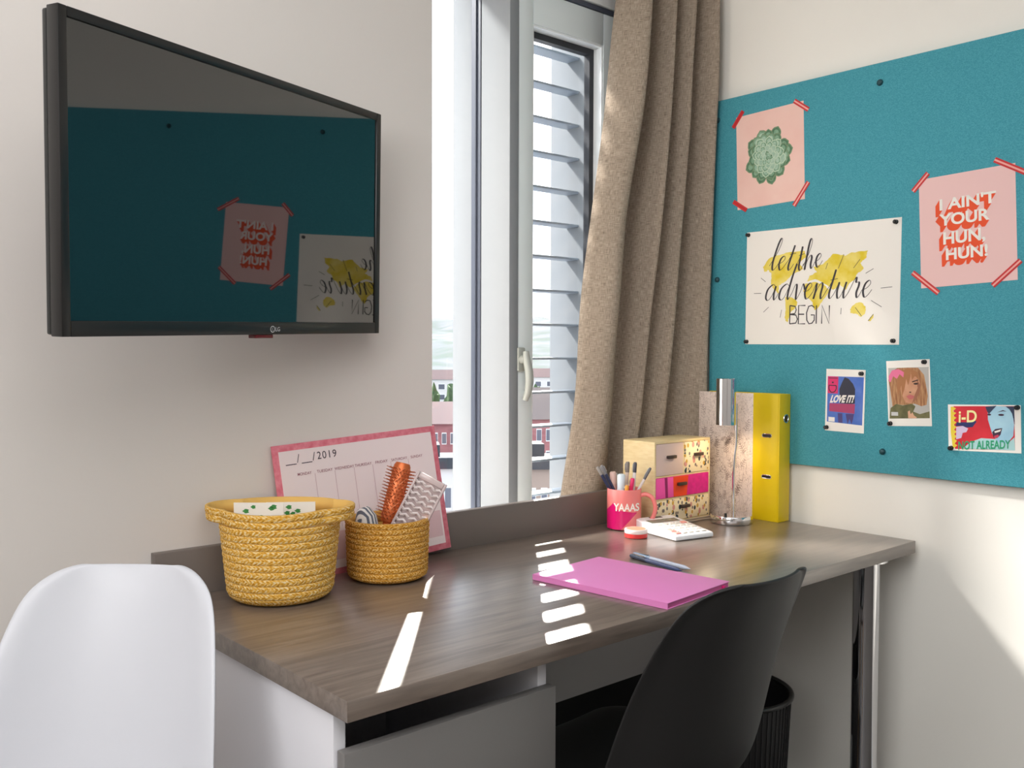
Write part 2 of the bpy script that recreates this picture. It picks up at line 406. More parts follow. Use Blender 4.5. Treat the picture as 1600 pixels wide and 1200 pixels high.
bm = NB(); box(bm, -tw / 2 + bx, tw / 2 - bx, -th / 2 + bb, th / 2 - bt, -0.010, -0.003); obj('screen', bm, SCR, tv, smooth=False, label='glossy black screen')
bm = NB(); box(bm, -tw / 2 + 0.002, tw / 2 - 0.002, -th / 2 + 0.002, th / 2 - 0.002, -0.034, -0.0222, 0.003); box(bm, -0.24, 0.24, -0.17, 0.12, -0.052, -0.034, 0.006)
obj('back_cover', bm, mat('tv_back_gloss', (30, 32, 32), 0.12), tv)
bm = NB(); box(bm, 0.008, 0.050, -th / 2 - 0.006, -th / 2, -0.018, -0.002, 0.001); obj('joystick_button', bm, mat('tv_red_button', (110, 26, 30), 0.25), tv, label='small dark red control nub')
bm = NB()
lx0, ly0 = 0.046, -th / 2 + 0.009
ribbon(bm, [(lx0 + 0.005 * math.cos(a * PI / 12), ly0 + 0.005 * math.sin(a * PI / 12)) for a in range(25)], 0.0013, 0.0004)
ribbon(bm, [(lx0 - 0.0005, ly0 + 0.0028), (lx0 - 0.0005, ly0 - 0.0022), (lx0 + 0.002, ly0 - 0.0022)], 0.0008, 0.0004)
text(bm, 'LG', lx0 + 0.007, lx0 + 0.018, ly0 - 0.0036, ly0 + 0.0036, 0.0004, 0.01)
obj('logo', bm, mat('logo_silver', (214, 214, 214), 0.4), tv, smooth=False, label='small silver maker mark')
bm = NB()
box(bm, -0.08, 0.08, -0.08, 0.08, -0.062, -0.052, 0.002)
iv = TM.inverted(); wp = iv @ Vector((-1.33, -0.012, T + 0.66)); wq = iv @ Vector((-1.33, -0.10, T + 0.66))
tube(bm, [(0, 0, -0.06), (0, 0, -0.075), tuple(wq), tuple(wp)], 0.014, 12)
obj('wall_bracket', bm, BLACKP, tv)
bm = NB(); q = [iv @ Vector((-1.33 + a, -0.001 - c_, T + 0.66 + b_)) for a in (-0.06, 0.06) for b_ in (-0.1, 0.1) for c_ in (0, 0.012)]
vv = [bm.verts.new(x) for x in q]; bmesh.ops.convex_hull(bm, input=vv); obj('wall_plate', bm, BLACKP, tv)

# ================================================================== PIN BOARD ON THE RIGHT WALL
FELT = bpy.data.materials.new('teal_felt'); FELT.use_nodes = True
nt = FELT.node_tree; b = nt.nodes['Principled BSDF']; b.inputs['Roughness'].default_value = 0.95; b.inputs['Specular IOR Level'].default_value = 0.15
t_ = nt.nodes.new('ShaderNodeTexCoord'); mp = nt.nodes.new('ShaderNodeMapping'); mp.inputs['Scale'].default_value = (1, 1, 1.6)
nz = nt.nodes.new('ShaderNodeTexNoise'); nz.inputs['Scale'].default_value = 420; nz.inputs['Detail'].default_value = 3
rp = nt.nodes.new('ShaderNodeValToRGB'); e = rp.color_ramp.elements
e[0].position = 0.35; e[0].color = lin((68, 148, 162)) + (1,); e[1].position = 0.68; e[1].color = lin((90, 170, 184)) + (1,)
bp = nt.nodes.new('ShaderNodeBump'); bp.inputs['Strength'].default_value = 0.25; bp.inputs['Distance'].default_value = 0.001
nt.links.new(t_.outputs['Object'], mp.inputs['Vector']); nt.links.new(mp.outputs['Vector'], nz.inputs['Vector']); nt.links.new(nz.outputs['Fac'], rp.inputs['Fac'])
nt.links.new(rp.outputs['Color'], b.inputs['Base Color']); nt.links.new(nz.outputs['Fac'], bp.inputs['Height']); nt.links.new(bp.outputs['Normal'], b.inputs['Normal'])
BY0, BY1, BZ0, BZ1 = -2.35, -0.041, T + 0.1458, T + 1.1077
board = thing('pin_board', 'large teal felt pin board screwed to the wall beside the window', 'pin board', (XR, BY1, BZ0))
bm = NB(); lbox(bm, board, 0.0, XR - 0.0006, BY0, BY1, BZ0, BZ1, 0.002); obj('felt_panel', bm, FELT, board)
SCRW = mat('teal_screw_cap', (22, 70, 78), 0.45)
for sy, sz in [(-0.062, 1.056), (-0.066, 0.626), (-0.066, 0.197), (-0.521, 1.061), (-0.543, 0.197), (-1.02, 1.06), (-1.02, 0.197), (-1.52, 1.06), (-1.52, 0.197)]:
    bm = NB(); c = L(board, 0, sy, T + sz)
    q = [(0.0, 0.0065), (0.0045, 0.0055), (0.0072, 0.0028), (0.0075, 0.0)]
    lathe(bm, q, 18)
    bmesh.ops.transform(bm, matrix=Matrix.Translation(c) @ Matrix.Rotation(-PI / 2, 4, 'Y'), verts=bm.verts[:])
    obj('screw_cap', bm, SCRW, board)

def wallmtx(u, z, ang=0.0, off=0.0):     # local x = right as seen, y = up, z = out from the board
    m = Matrix(((0, 0, -1, -off), (-1, 0, 0, -u), (0, 1, 0, T + z), (0, 0, 0, 1)))
    return m @ Matrix.Rotation(math.radians(ang), 4, 'Z')
TH = 0.0006
def sheet(bm, w, h, curl=0.0, n=10):
    prev = None
    rows = []
    for j in range(n + 1):
        row = []
        for i in range(n + 1):
            x = -w / 2 + w * i / n; y = -h / 2 + h * j / n
            row.append((x, y))
        rows.append(row)
    box(bm, -w / 2, w / 2, -h / 2, h / 2, 0.0002, TH)
    return bm
def art(name, polys, m, parent, layer, label=None):
    bm = NB()
    for p in polys: prism(bm, p, TH + 0.00012 * layer - 0.00008, TH + 0.00012 * layer)
    return obj(name, bm, m, parent, smooth=False, label=label)

# --- adventure poster -------------------------------------------------
adv = thing('adventure_poster', 'large white landscape poster of a yellow map lettered let the adventure BEGIN', 'poster', mtx=wallmtx(0.369, 0.5966, -0.3))
AW, AH = 0.42, 0.294
bm = NB(); sheet(bm, AW, AH); obj('paper_sheet', bm, PAPER, adv, smooth=False)
def A(x, y):                 # picture of the poster, as read off a close view 1357 wide
    u = (x - 31) / 1266.0; yt = 225 - 125 * u; yb = 1130 + 13 * u; v = (yb - y) / (yb - yt)
    return ((u - 0.5) * AW, (v - 0.5) * AH)
def rough_poly(pts, amp=0.0012, sub=5):
    out = []
    P = [A(*p) for p in pts]
    for i in range(len(P)):
        a = Vector(P[i]); b_ = Vector(P[(i + 1) % len(P)])
        for k in range(sub):
            t = k / sub; p = a.lerp(b_, t)
            out.append((p.x + random.uniform(-amp, amp), p.y + random.uniform(-amp, amp)))
    return out
YEL = mat('map_yellow', (228, 202, 40), 0.7, mottle=(24, (240, 222, 120), (1, 1, 1)))
maps = [[(185, 500), (240, 430), (330, 400), (430, 378), (545, 368), (560, 420), (500, 470), (540, 520), (450, 560), (390, 620), (330, 650), (330, 720), (290, 690), (262, 640), (262, 560), (235, 525), (200, 545)],
        [(385, 750), (440, 745), (495, 790), (480, 830), (430, 880), (410, 960), (385, 920), (395, 850)],
        [(620, 500), (700, 480), (740, 440), (780, 395), (880, 410), (930, 385), (1050, 372), (1040, 430), (1000, 470), (1025, 520), (975, 560), (960, 600), (910, 640), (890, 690), (840, 650), (790, 690), (740, 650), (640, 600), (575, 620), (590, 575), (650, 545)],
        [(555, 640), (640, 625), (720, 650), (760, 700), (700, 780), (670, 830), (640, 860), (620, 790), (560, 740), (540, 690)],
        [(925, 850), (960, 805), (1010, 790), (1045, 830), (1040, 890), (1010, 910), (970, 885), (930, 880)],
        [(1065, 945), (1090, 905), (1108, 885), (1104, 920), (1080, 948)]]
art('map_print', [rough_poly(p) for p in maps], YEL, adv, 1, label='yellow world map print')
LET = {
 'l': ([(0, .3), (.42, 1.3), (.55, 2.05), (.42, 2.25), (.28, 1.8), (.22, .6), (.38, 0.02), (.6, .15), (.75, .45)], .75),
 'e': ([(0, .45), (.3, .55), (.5, .8), (.38, 1), (.15, .82), (.1, .4), (.3, .02), (.52, .15), (.7, .45)], .7),
 't': ([(0, .45), (.25, .95), (.36, 1.75), (.32, 1.0), (.28, .3), (.42, 0), (.6, .2), (.7, .45)], .7),
 'h': ([(0, .3), (.4, 1.3), (.52, 2.0), (.38, 2.2), (.25, 1.7), (.18, 0), (.3, .6), (.55, .98), (.7, .8), (.68, .3), (.8, 0), (.95, .2), (1.05, .45)], 1.05),
 'a': ([(.75, .85), (.5, 1.0), (.15, .7), (.12, .2), (.35, 0), (.6, .3), (.75, .9), (.73, .4), (.85, .02), (1.0, .2), (1.1, .45)], 1.1),
 'd': ([(.75, .85), (.5, 1), (.15, .7), (.12, .2), (.35, 0), (.6, .3), (.85, 1.4), (.95, 2.25), (.83, 1.5), (.78, .4), (.88, .02), (1.0, .2), (1.1, .45)], 1.1),
 'v': ([(0, .45), (.12, .92), (.25, .88), (.35, .3), (.45, 0), (.65, .5), (.7, .95), (.82, .85), (.95, .6)], .92),
 'n': ([(0, .45), (.14, .97), (.2, .5), (.18, 0), (.3, .6), (.5, .98), (.65, .8), (.65, .3), (.75, 0), (.9, .2), (1.0, .45)], 1.0),
 'u': ([(0, .45), (.14, .97), (.14, .4), (.3, 0), (.5, .2), (.66, .97), (.63, .4), (.75, 0), (.92, .2), (1.02, .45)], 1.02),
 'r': ([(0, .45), (.2, 1.1), (.3, 1.2), (.36, .92), (.55, .92), (.6, .7), (.55, .3), (.68, 0), (.82, .2), (.9, .45)], .9)}
def script_word(bm, word, x0, y0, x1, y1, slant=0.28, z=0.0):
    tot = sum(LET[c][1] for c in word); a = Vector(A(x0, y0)); b_ = Vector(A(x1, y1)); d = (b_ - a); s = d.length / tot; d.normalize(); up = Vector((-d.y, d.x))
    cur = 0.0
    wf = lambda dd: 0.0014 + 0.0038 * max(0.0, -dd.y) ** 1.2
    for c in word:
        pts, adv_ = LET[c]
        P = [a + d * ((cur + px + slant * py) * s) + up * (py * s * 1.12) for px, py in pts]
        ribbon(bm, catmull(P, 8), wf, z)
        if c == 't': ribbon(bm, [a + d * ((cur + .1 + slant * 1.25) * s) + up * (1.25 * s), a + d * ((cur + .62 + slant * 1.3) * s) + up * (1.33 * s)], 0.0013, z)
        cur += adv_
bm = NB(); zt = TH + 0.0005
script_word(bm, 'let', 232, 528, 440, 528, z=zt); script_word(bm, 'the', 470, 535, 690, 500, z=zt); script_word(bm, 'adventure', 195, 775, 1075, 752, z=zt)
def strokes(bm, segs, w, z):
    for s in segs: ribbon(bm, s, w, z)
BEG = {'B': [[(0, 0), (0, 1)], [(0, 1), (.32, .95), (.38, .76), (.3, .56), (0, .52)], [(0, .52), (.36, .48), (.46, .26), (.36, .04), (0, 0)]],
       'E': [[(.4, 1), (0, 1), (0, 0), (.4, 0)], [(0, .52), (.33, .52)]],
       'G': [[(.45, .88), (.3, 1), (.12, .95), (0, .6), (.02, .2), (.15, .0), (.32, .03), (.45, .2), (.45, .48), (.25, .48)]],
       'I': [[(0, 0), (0, 1)]], 'N': [[(0, 0), (0, 1), (.42, 0), (.42, 1)]]}
x = 430
for c, adv_ in (('B', 75), ('E', 68), ('G', 82), ('I', 45), ('N', 75)):
    strokes(bm, [[A(x + px * 145, 966 - py * 150) for px, py in s] for s in BEG[c]], 0.0029, zt); x += adv_
for p, q in [((168, 592), (210, 622)), ((105, 718), (172, 716)), ((195, 870), (242, 828)), ((358, 850), (345, 915)), ((1040, 556), (1098, 518)), ((1155, 678), (1240, 668)), ((1085, 778), (1165, 832)), ((855, 838), (853, 890)), ((965, 835), (1015, 905)), ((1065, 945), (1105, 890)), ((868, 398), (826, 515)), ((995, 440), (945, 512)), ((740, 470), (725, 520))]:
    ribbon(bm, [A(*p), A(*q)], 0.0012, zt)
obj('lettering', bm, INK, adv, smooth=False, label='grey brush lettering')

# --- taped posters -----------------------------------------------------
TAPER = mat('red_striped_tape', (204, 40, 44), 0.5); TAPEP = mat('tape_pale_stripe', (242, 170, 160), 0.5)
def tape(parent, x, y, ang, ln, w=0.0115, plain=False):
    m = Matrix.Translation((x, y, 0)) @ Matrix.Rotation(math.radians(ang), 4, 'Z')
    bm = NB(); box(bm, -ln / 2, ln / 2, -w / 2, w / 2, TH + 0.0003, TH + 0.0006, mtx=m); o = obj('tape_strip', bm, TAPER, parent, smooth=False)
    bm = NB()
    if plain: box(bm, -ln / 2, ln / 2, -w * 0.06, w * 0.06, TH + 0.0006, TH + 0.0007, mtx=m)
    else: box(bm, -ln / 2, ln / 2, -w * 0.16, w * 0.16, TH + 0.0006, TH + 0.0007, mtx=m)
    obj('tape_stripe', bm, TAPEP if not plain else mat('tape_dark_stripe', (170, 20, 30), 0.5), o, smooth=False)
PINKP = mat('pink_card', (240, 200, 196), 0.7)
hun = thing('slogan_poster', 'pale pink poster with white and orange block lettering I AIN\'T YOUR HUN, HUN!', 'poster', mtx=wallmtx(0.7257, 0.7033, 2.4))
HW, HH = 0.206, 0.246
bm = NB(); sheet(bm, HW, HH); obj('paper_sheet', bm, PINKP, hun, smooth=False)
def Hh(x, y):
    v = 0.5
    for _ in range(4):
        xl = 178 + 27 * (1 - v); xr = 921 + 39 * (1 - v); u = (x - xl) / (xr - xl)
        yt = 207 - 127 * u; yb = 1052 - 65 * u; v = (yb - y) / (yb - yt)
    return ((u - 0.5) * HW, (v - 0.5) * HH)
lines = [("I AIN'T", (352, 440), (790, 390), 95), ('YOUR', (352, 562), (745, 525), 92), ('HUN,', (385, 700), (715, 676), 92), ('HUN!', (408, 832), (735, 800), 92)]
bmS = NB(); bmW = NB()
for tx, p, q, hpx in lines:
    a = Hh(*p); b_ = Hh(*q); yb = (a[1] + b_[1]) / 2; h = 0.0262
    if tx.endswith(','): yb0 = yb - 0.006
    else: yb0 = yb
    for k in range(1, 13):
        dx, dy = -0.0095 * k / 12, -0.0135 * k / 12
        text(bmS, tx, a[0] + dx, b_[0] + dx, yb0 + dy, yb + h + dy, TH + 0.0003 - 0.000015 * k, 0.03)
    text(bmW, tx, a[0], b_[0], yb0, yb + h, TH + 0.0005, 0.03)
obj('lettering_shadow', bmS, mat('orange_red_print', (238, 84, 40), 0.7), hun, smooth=False, label='orange block shadow of the letters')
obj('lettering', bmW, PAPER, hun, smooth=False, label='white block letters')
tape(hun, -HW / 2 + 0.004, HH / 2 - 0.006, 45, 0.05); tape(hun, HW / 2 - 0.008, HH / 2 - 0.006, -32, 0.078)
tape(hun, -HW / 2 + 0.010, -HH / 2 + 0.012, -42, 0.078); tape(hun, HW / 2 - 0.022, -HH / 2 + 0.016, 40, 0.075)

suc = thing('succulent_poster', 'pink poster of a green succulent rosette taped high near the curtain', 'poster', mtx=wallmtx(0.225, 0.9326, 1.8))
SWd, SHt = 0.2, 0.245
bm = NB(); sheet(bm, SWd, SHt); obj('paper_sheet', bm, mat('salmon_card', (240, 196, 184), 0.7, mottle=(9, (244, 206, 194), (1, 1, 1))), suc, smooth=False)
GR = [mat('leaf_dark', (74, 112, 84), 0.7, mottle=(60, (96, 134, 104), (1, 1, 1))), mat('leaf_mid', (112, 152, 122), 0.7, mottle=(60, (140, 176, 148), (1, 1, 1))), mat('leaf_light', (150, 184, 160), 0.7, mottle=(60, (176, 202, 182), (1, 1, 1))), mat('leaf_rim', (196, 214, 190), 0.7)]
ccx, ccy = -0.004, 0.004
def leaf(a, r, ln, w, tip=1.0):
    pts = []
    for k in range(20):
        t = 2 * PI * k / 20; px = math.cos(t) * ln / 2; py = math.sin(t) * w / 2 * (1 + 0.12 * math.cos(t))
        if k == 0: px += 0.0022 * tip
        px += r
        pts.append((ccx + px * math.cos(a) - py * math.sin(a), ccy + (px * math.sin(a) + py * math.cos(a)) * 1.08))
    return pts
NLF = 64; bmE = NB(); bmE2 = NB(); fill = [NB(), NB(), NB()]
for k in range(NLF):
    t = 1 - (k + 0.5) / NLF; a = k * 2.39996 + 0.3 * random.random(); r = 0.056 * t ** 0.60 - 0.002; ln = 0.012 + 0.023 * t ** 0.8; w = ln * random.uniform(0.86, 1.0)
    r = max(0.001, r * random.uniform(0.95, 1.04)); zz = TH + 0.0001 + 0.00001 * k
    c = 0 if t > 0.62 else (1 if t > 0.3 or k % 3 == 0 else 2)
    if t < 0.06: c = 0
    if random.random() < 0.2: c = min(2, c + 1)
    prism(bmE if t > 0.6 else bmE2, leaf(a, r, ln, w), zz, zz + 0.000003); prism(fill[c], leaf(a, r - 0.0007, ln * 0.88, w * 0.87), zz + 0.000004, zz + 0.000006)
    if c < 2: prism(fill[c + 1], leaf(a, r + ln * 0.08, ln * 0.45, w * 0.5, 0), zz + 0.000007, zz + 0.000008)
suc_p = obj('rosette_print', bmE, mat('leaf_shadow_edge', (120, 146, 112), 0.7), suc, smooth=False, label='green succulent rosette print')
obj('pale_leaf_edges', bmE2, GR[3], suc_p, smooth=False)
for c, nm in enumerate(('dark_leaves', 'mid_leaves', 'light_leaves')): obj(nm, fill[c], GR[c], suc_p, smooth=False)
tape(suc, -SWd / 2 + 0.006, SHt / 2 - 0.006, 50, 0.05, 0.0115, True); tape(suc, SWd / 2 - 0.006, SHt / 2 - 0.010, -38, 0.05)
tape(suc, -SWd / 2 + 0.008, -SHt / 2 + 0.010, -35, 0.05, 0.0115, True); tape(suc, SWd / 2 - 0.010, -SHt / 2 + 0.014, 52, 0.068)

# --- three postcards of magazine covers ---------------------------------
def card(name, label, u, z, ang, w, h):
    o = thing(name, label, 'postcard', mtx=wallmtx(u, z, ang)); bm = NB(); sheet(bm, w, h); obj('card', bm, PAPER, o, smooth=False); return o
def mapper(w, h, TL, TR, BR, BL):
    def f(x, y):
        u, v = 0.5, 0.5
        for _ in range(8):
            xl = TL[0] + (BL[0] - TL[0]) * (1 - v); xr = TR[0] + (BR[0] - TR[0]) * (1 - v); u = (x - xl) / (xr - xl)
            yt = TL[1] + (TR[1] - TL[1]) * u; yb = BL[1] + (BR[1] - BL[1]) * u; v = (yb - y) / (yb - yt)
        return ((u - 0.5) * w, (v - 0.5) * h)
    return f
def flat(*a): return a
m_ = lambda n, c: mat(n, c, 0.55)
lo = card('cover_postcard', 'small postcard with blue picture and white words LOVE IT!, nearest the yellow binder', 0.4454, 0.3131, -0.7, 0.102, 0.152)
f = mapper(0.102, 0.152, (100, 176), (404, 182), (390, 672), (98, 648))
art('picture', [[f(112, 232), f(392, 238), f(378, 610), f(112, 580)]], mat('cover_blue', (62, 104, 190), 0.5, mottle=(30, (84, 120, 200), (1, 1, 1))), lo, 1)
art('badge', [[f(114, 234), f(196, 236), f(194, 366), f(114, 362)]], m_('cover_pink', (222, 40, 110)), lo, 2)
art('figure_print', [[f(*p) for p in [(225, 280), (245, 240), (275, 250), (310, 290), (326, 330), (324, 440), (300, 445), (210, 440), (205, 330)]]], m_('cover_black_hair', (42, 44, 62)), lo, 2)
art('skirt_print', [[f(*p) for p in [(130, 440), (325, 445), (322, 520), (128, 500)]]], m_('cover_rose', (176, 62, 106)), lo, 3)
art('legs_print', [[f(*p) for p in [(195, 515), (230, 518), (232, 590), (200, 588)]], [f(*p) for p in [(255, 520), (318, 522), (312, 560), (300, 600), (285, 560), (270, 600)]]], m_('cover_plum', (74, 62, 120)), lo, 3)
art('barcode', [[f(124, 544), f(172, 548), f(172, 582), f(124, 578)]], PAPER, lo, 2)
bm = NB()
def tf(f, x0, x1, y0, y1, sl=0.0, z=0.0):     # text rectangle in close-view pixels
    def g(x, y):
        p = f(x0 + (x1 - x0) * x + sl * y, y1 + (y0 - y1) * y); return (p[0], p[1], z)
    return g
text(bm, 'LOVE IT!', 0, 1, 0, 1, 0, 0.05, f=tf(f, 132, 308, 376, 436, 18, TH + 0.0006)); obj('headline', bm, PAPER, lo, smooth=False, label='white slanted headline')
bm = NB()
pp = [f(120, 246), f(190, 247)]; ribbon(bm, pp, 0.0018, TH + 0.0004)
prism(bm, [f(*p) for p in [(146, 274), (160, 274), (160, 286), (146, 286)]], TH + 0.0003, TH + 0.0004)
ribbon(bm, [f(*p) for p in [(122, 302), (182, 304)]], 0.0022, TH + 0.0004)
ribbon(bm, catmull([f(*p) for p in [(124, 304), (124, 330), (138, 352), (152, 356), (168, 350), (180, 330), (180, 306)]], 6), 0.0024, TH + 0.0004)
obj('title_print', bm, m_('cover_title_ink', (40, 22, 44)), lo, smooth=False)

fa = card('portrait_postcard', 'small postcard portrait of a person with blond and pink hair and an olive jacket', 0.6034, 0.3373, 3.2, 0.102, 0.152)
f = mapper(0.102, 0.152, (550, 115), (886, 100), (908, 614), (586, 606))
art('picture', [[f(*p) for p in [(568, 168), (880, 160), (892, 552), (592, 550)]]], m_('portrait_backdrop', (188, 186, 180)), fa, 1)
art('hair_print', [[f(*p) for p in [(572, 260), (590, 200), (640, 168), (720, 165), (800, 166), (846, 220), (862, 300), (876, 380), (868, 450), (830, 460), (780, 440), (690, 450), (640, 440), (612, 460), (598, 380), (586, 310)]]], mat('portrait_hair', (150, 98, 62), 0.6, mottle=(90, (196, 150, 104), (3, .4, 1))), fa, 2)
art('face_print', [[f(*p) for p in [(672, 240), (740, 215), (800, 240), (822, 300), (816, 350), (790, 410), (750, 438), (712, 430), (685, 380), (668, 310)]]], mat('portrait_skin', (214, 162, 128), 0.6, mottle=(30, (196, 138, 104), (1, 1, 1))), fa, 3)
art('cheek_print', [[f(*p) for p in [(790, 250), (822, 300), (816, 350), (790, 410), (760, 436), (780, 370), (800, 320)]]], m_('portrait_skin_dark', (158, 104, 76)), fa, 4)
art('fringe_print', [[f(*p) for p in [(640, 200), (700, 180), (720, 168), (740, 172), (745, 230), (728, 300), (712, 250), (700, 330), (684, 380), (676, 300), (650, 380), (640, 300)]], [f(*p) for p in [(742, 175), (800, 200), (806, 260), (780, 225), (756, 260)]]], m_('portrait_fringe', (172, 116, 72)), fa, 5)
art('pink_hair_print', [[f(*p) for p in [(574, 230), (600, 185), (650, 176), (694, 200), (690, 240), (660, 215), (640, 250), (610, 230), (592, 275), (578, 268)]]], m_('portrait_pink', (232, 116, 156)), fa, 6)
art('eye_print', [ell(*f(786, 288), 0.0055, 0.0022), [f(*p) for p in [(756, 270), (800, 256), (808, 262), (760, 278)]], ell(*f(745, 352), 0.0028, 0.0012)], m_('portrait_eye', (58, 40, 34)), fa, 6)
art('lips_print', [[f(*p) for p in [(715, 384), (742, 370), (778, 382), (766, 404), (740, 408)]]], m_('portrait_lips', (198, 106, 104)), fa, 6)
art('jacket_print', [[f(*p) for p in [(598, 470), (640, 440), (690, 452), (760, 440), (786, 460), (770, 500), (820, 520), (890, 500), (892, 552), (592, 550)]]], mat('portrait_olive', (92, 92, 56), 0.6, mottle=(50, (120, 116, 76), (1, 1, 1))), fa, 4)
art('hand_print', [[f(*p) for p in [(730, 500), (744, 490), (752, 520), (764, 505), (778, 530), (800, 545), (790, 551), (735, 550)]]], m_('portrait_hand', (226, 176, 142)), fa, 6)
art('barcode', [[f(604, 500), f(656, 502), f(658, 530), f(606, 528)]], m_('barcode_grey', (206, 206, 204)), fa, 6)

idc = card('red_cover_postcard', 'small landscape postcard with red picture, i-D title and laughing blue-tinted face', 0.771, 0.267, 2.0, 0.152, 0.102)
f = mapper(0.152, 0.102, (1022, 444), (1606, 462), (1606, 806), (1038, 770))
art('picture', [[f(*p) for p in [(1070, 458), (1556, 468), (1560, 784), (1090, 762)]]], mat('cover_red', (206, 30, 48), 0.5, mottle=(14, (222, 44, 60), (1, 1, 1))), idc, 1)
zig = []
for k in range(9): zig += [(1062 + 3 * k, 460 + 33 * k), (1092 + 2 * k, 474 + 33 * k)]
art('zigzag_print', [[f(*p) for p in zig + [(1074, 762), (1052, 640), (1046, 462)]]], m_('cover_yellow', (240, 214, 60)), idc, 2)
art('glasses_print', [[f(*p) for p in [(1090, 600), (1100, 572), (1180, 575), (1240, 560), (1262, 572), (1230, 610), (1180, 612), (1140, 600)]]], m_('cover_navy', (36, 48, 104)), idc, 2)
art('glove_print', [[f(*p) for p in [(1096, 605), (1150, 600), (1195, 620), (1180, 645), (1150, 650), (1140, 685), (1098, 695)]]], m_('cover_lilac', (214, 196, 224)), idc, 3)
art('face_print', [[f(*p) for p in [(1350, 470), (1420, 464), (1500, 470), (1540, 500), (1556, 600), (1548, 680), (1500, 735), (1430, 720), (1385, 660), (1352, 560)]]], mat('cover_ice_blue', (176, 218, 234), 0.55, mottle=(14, (150, 196, 220), (1, 1, 1))), idc, 3)
art('hair_print', [[f(*p) for p in [(1330, 468), (1420, 462), (1390, 490), (1360, 520), (1345, 500)]], [f(*p) for p in [(1490, 468), (1556, 470), (1560, 600), (1540, 520), (1520, 490)]]], m_('cover_dark_hair', (46, 58, 86)), idc, 4)
art('mouth_print', [[f(*p) for p in [(1386, 650), (1410, 628), (1464, 622), (1450, 670), (1424, 694), (1398, 690)]]], m_('cover_mouth', (60, 34, 60)), idc, 5)
art('eye_print', [ell(*f(1456, 528), 0.006, 0.0022), ell(*f(1362, 524), 0.004, 0.002), [f(*p) for p in [(1425, 510), (1470, 494), (1500, 505), (1470, 502)]]], m_('cover_mouth', (60, 34, 60)), idc, 5)
art('teeth_print', [[f(*p) for p in [(1402, 644), (1456, 630), (1448, 646), (1408, 656)]]], PAPER, idc, 6)
art('tongue_print', [[f(*p) for p in [(1402, 676), (1432, 668), (1440, 680), (1422, 692), (1402, 690)]]], m_('cover_tongue', (206, 60, 90)), idc, 6)
art('wave_print', [[f(*p) for p in [(1150, 762), (1220, 715), (1300, 690), (1420, 700), (1430, 720), (1500, 735), (1556, 690), (1560, 784)]]], m_('cover_pale_aqua', (172, 214, 214)), idc, 2)
bm = NB()
text(bm, 'i-D', 0, 1, 0, 1, 0, 0.02, f=tf(f, 1116, 1264, 490, 576, 0, TH + 0.0009)); obj('title_print', bm, m_('title_cream', (250, 240, 170)), idc, smooth=False)
bm = NB()
text(bm, 'NOT ALREADY', 0, 1, 0, 1, 0, 0.02, f=tf(f, 1118, 1526, 708, 770, 0, TH + 0.0009)); obj('headline', bm, m_('headline_green', (30, 160, 110)), idc, smooth=False)

# --- push pins ------------------------------------------------------------
PIN = mat('black_pin', (26, 26, 28), 0.3)
def pin(u, z, label, group):
    o = thing('push_pin', label, 'push pin', mtx=wallmtx(u, z), group=group)
    bm = NB(); lathe(bm, [(0.0, 0.0118), (0.003, 0.0115), (0.0048, 0.0095), (0.0046, 0.0072), (0.0032, 0.0055), (0.0034, 0.003), (0.0052, 0.0012), (0.0052, 0.0008), (0.0, 0.0008)], 16); obj('pin_head', bm, PIN, o)
    bm = NB(); cyl(bm, (0, 0, 0.001), (0, 0, -0.006), 0.0006, None, 6); obj('pin_needle', bm, STEEL, o)
def on(u, z, ang, x, y): 
    a = math.radians(ang); return (u + x * math.cos(a) - y * math.sin(a), z + x * math.sin(a) + y * math.cos(a))
gp = 'black push pins on the pin board'
for x, y, w_ in [(-0.205, 0.14, 'top left'), (0.197, 0.137, 'top right'), (-0.205, -0.140, 'bottom left'), (0.197, -0.138, 'bottom right')]:
    pin(*on(0.369, 0.5966, -0.3, x, y), 'black push pin in the %s corner of the yellow map poster' % w_, gp)
for (u, z, a), nm, ps in [((0.4454, 0.3131, -0.7), 'LOVE IT! postcard', [(0.042, 0.067, 'top right'), (-0.046, -0.068, 'bottom left')]),
                          ((0.6034, 0.3373, 3.2), 'blond portrait postcard', [(0.040, 0.070, 'top right'), (-0.046, -0.070, 'bottom left')]),
                          ((0.771, 0.267, 2.0), 'red landscape postcard', [(0.070, 0.046, 'top right'), (-0.070, -0.046, 'bottom left')])]:
    for x, y, w_ in ps: pin(*on(u, z, a, x, y), 'black push pin in the %s corner of the %s' % (w_, nm), gp)

# ================================================================== CURTAIN
CUR = bpy.data.materials.new('taupe_linen'); CUR.use_nodes = True
nt = CUR.node_tree; b = nt.nodes['Principled BSDF']; b.inputs['Roughness'].default_value = 0.92; b.inputs['Specular IOR Level'].default_value = 0.1
t_ = nt.nodes.new('ShaderNodeUVMap')
def wv(scale, stretch):
    mp = nt.nodes.new('ShaderNodeMapping'); mp.inputs['Scale'].default_value = stretch
    n = nt.nodes.new('ShaderNodeTexNoise'); n.inputs['Scale'].default_value = scale; n.inputs['Detail'].default_value = 3
    nt.links.new(t_.outputs['UV'], mp.inputs['Vector']); nt.links.new(mp.outputs['Vector'], n.inputs['Vector']); return n
n1 = wv(1.0, (900, 60, 1)); n2 = wv(1.0, (60, 900, 1))
ad = nt.nodes.new('ShaderNodeMath'); ad.operation = 'ADD'; nt.links.new(n1.outputs['Fac'], ad.inputs[0]); nt.links.new(n2.outputs['Fac'], ad.inputs[1])
mu = nt.nodes.new('ShaderNodeMath'); mu.operation = 'MULTIPLY'; mu.inputs[1].default_value = 0.5; nt.links.new(ad.outputs[0], mu.inputs[0])
rp = nt.nodes.new('ShaderNodeValToRGB'); e = rp.color_ramp.elements
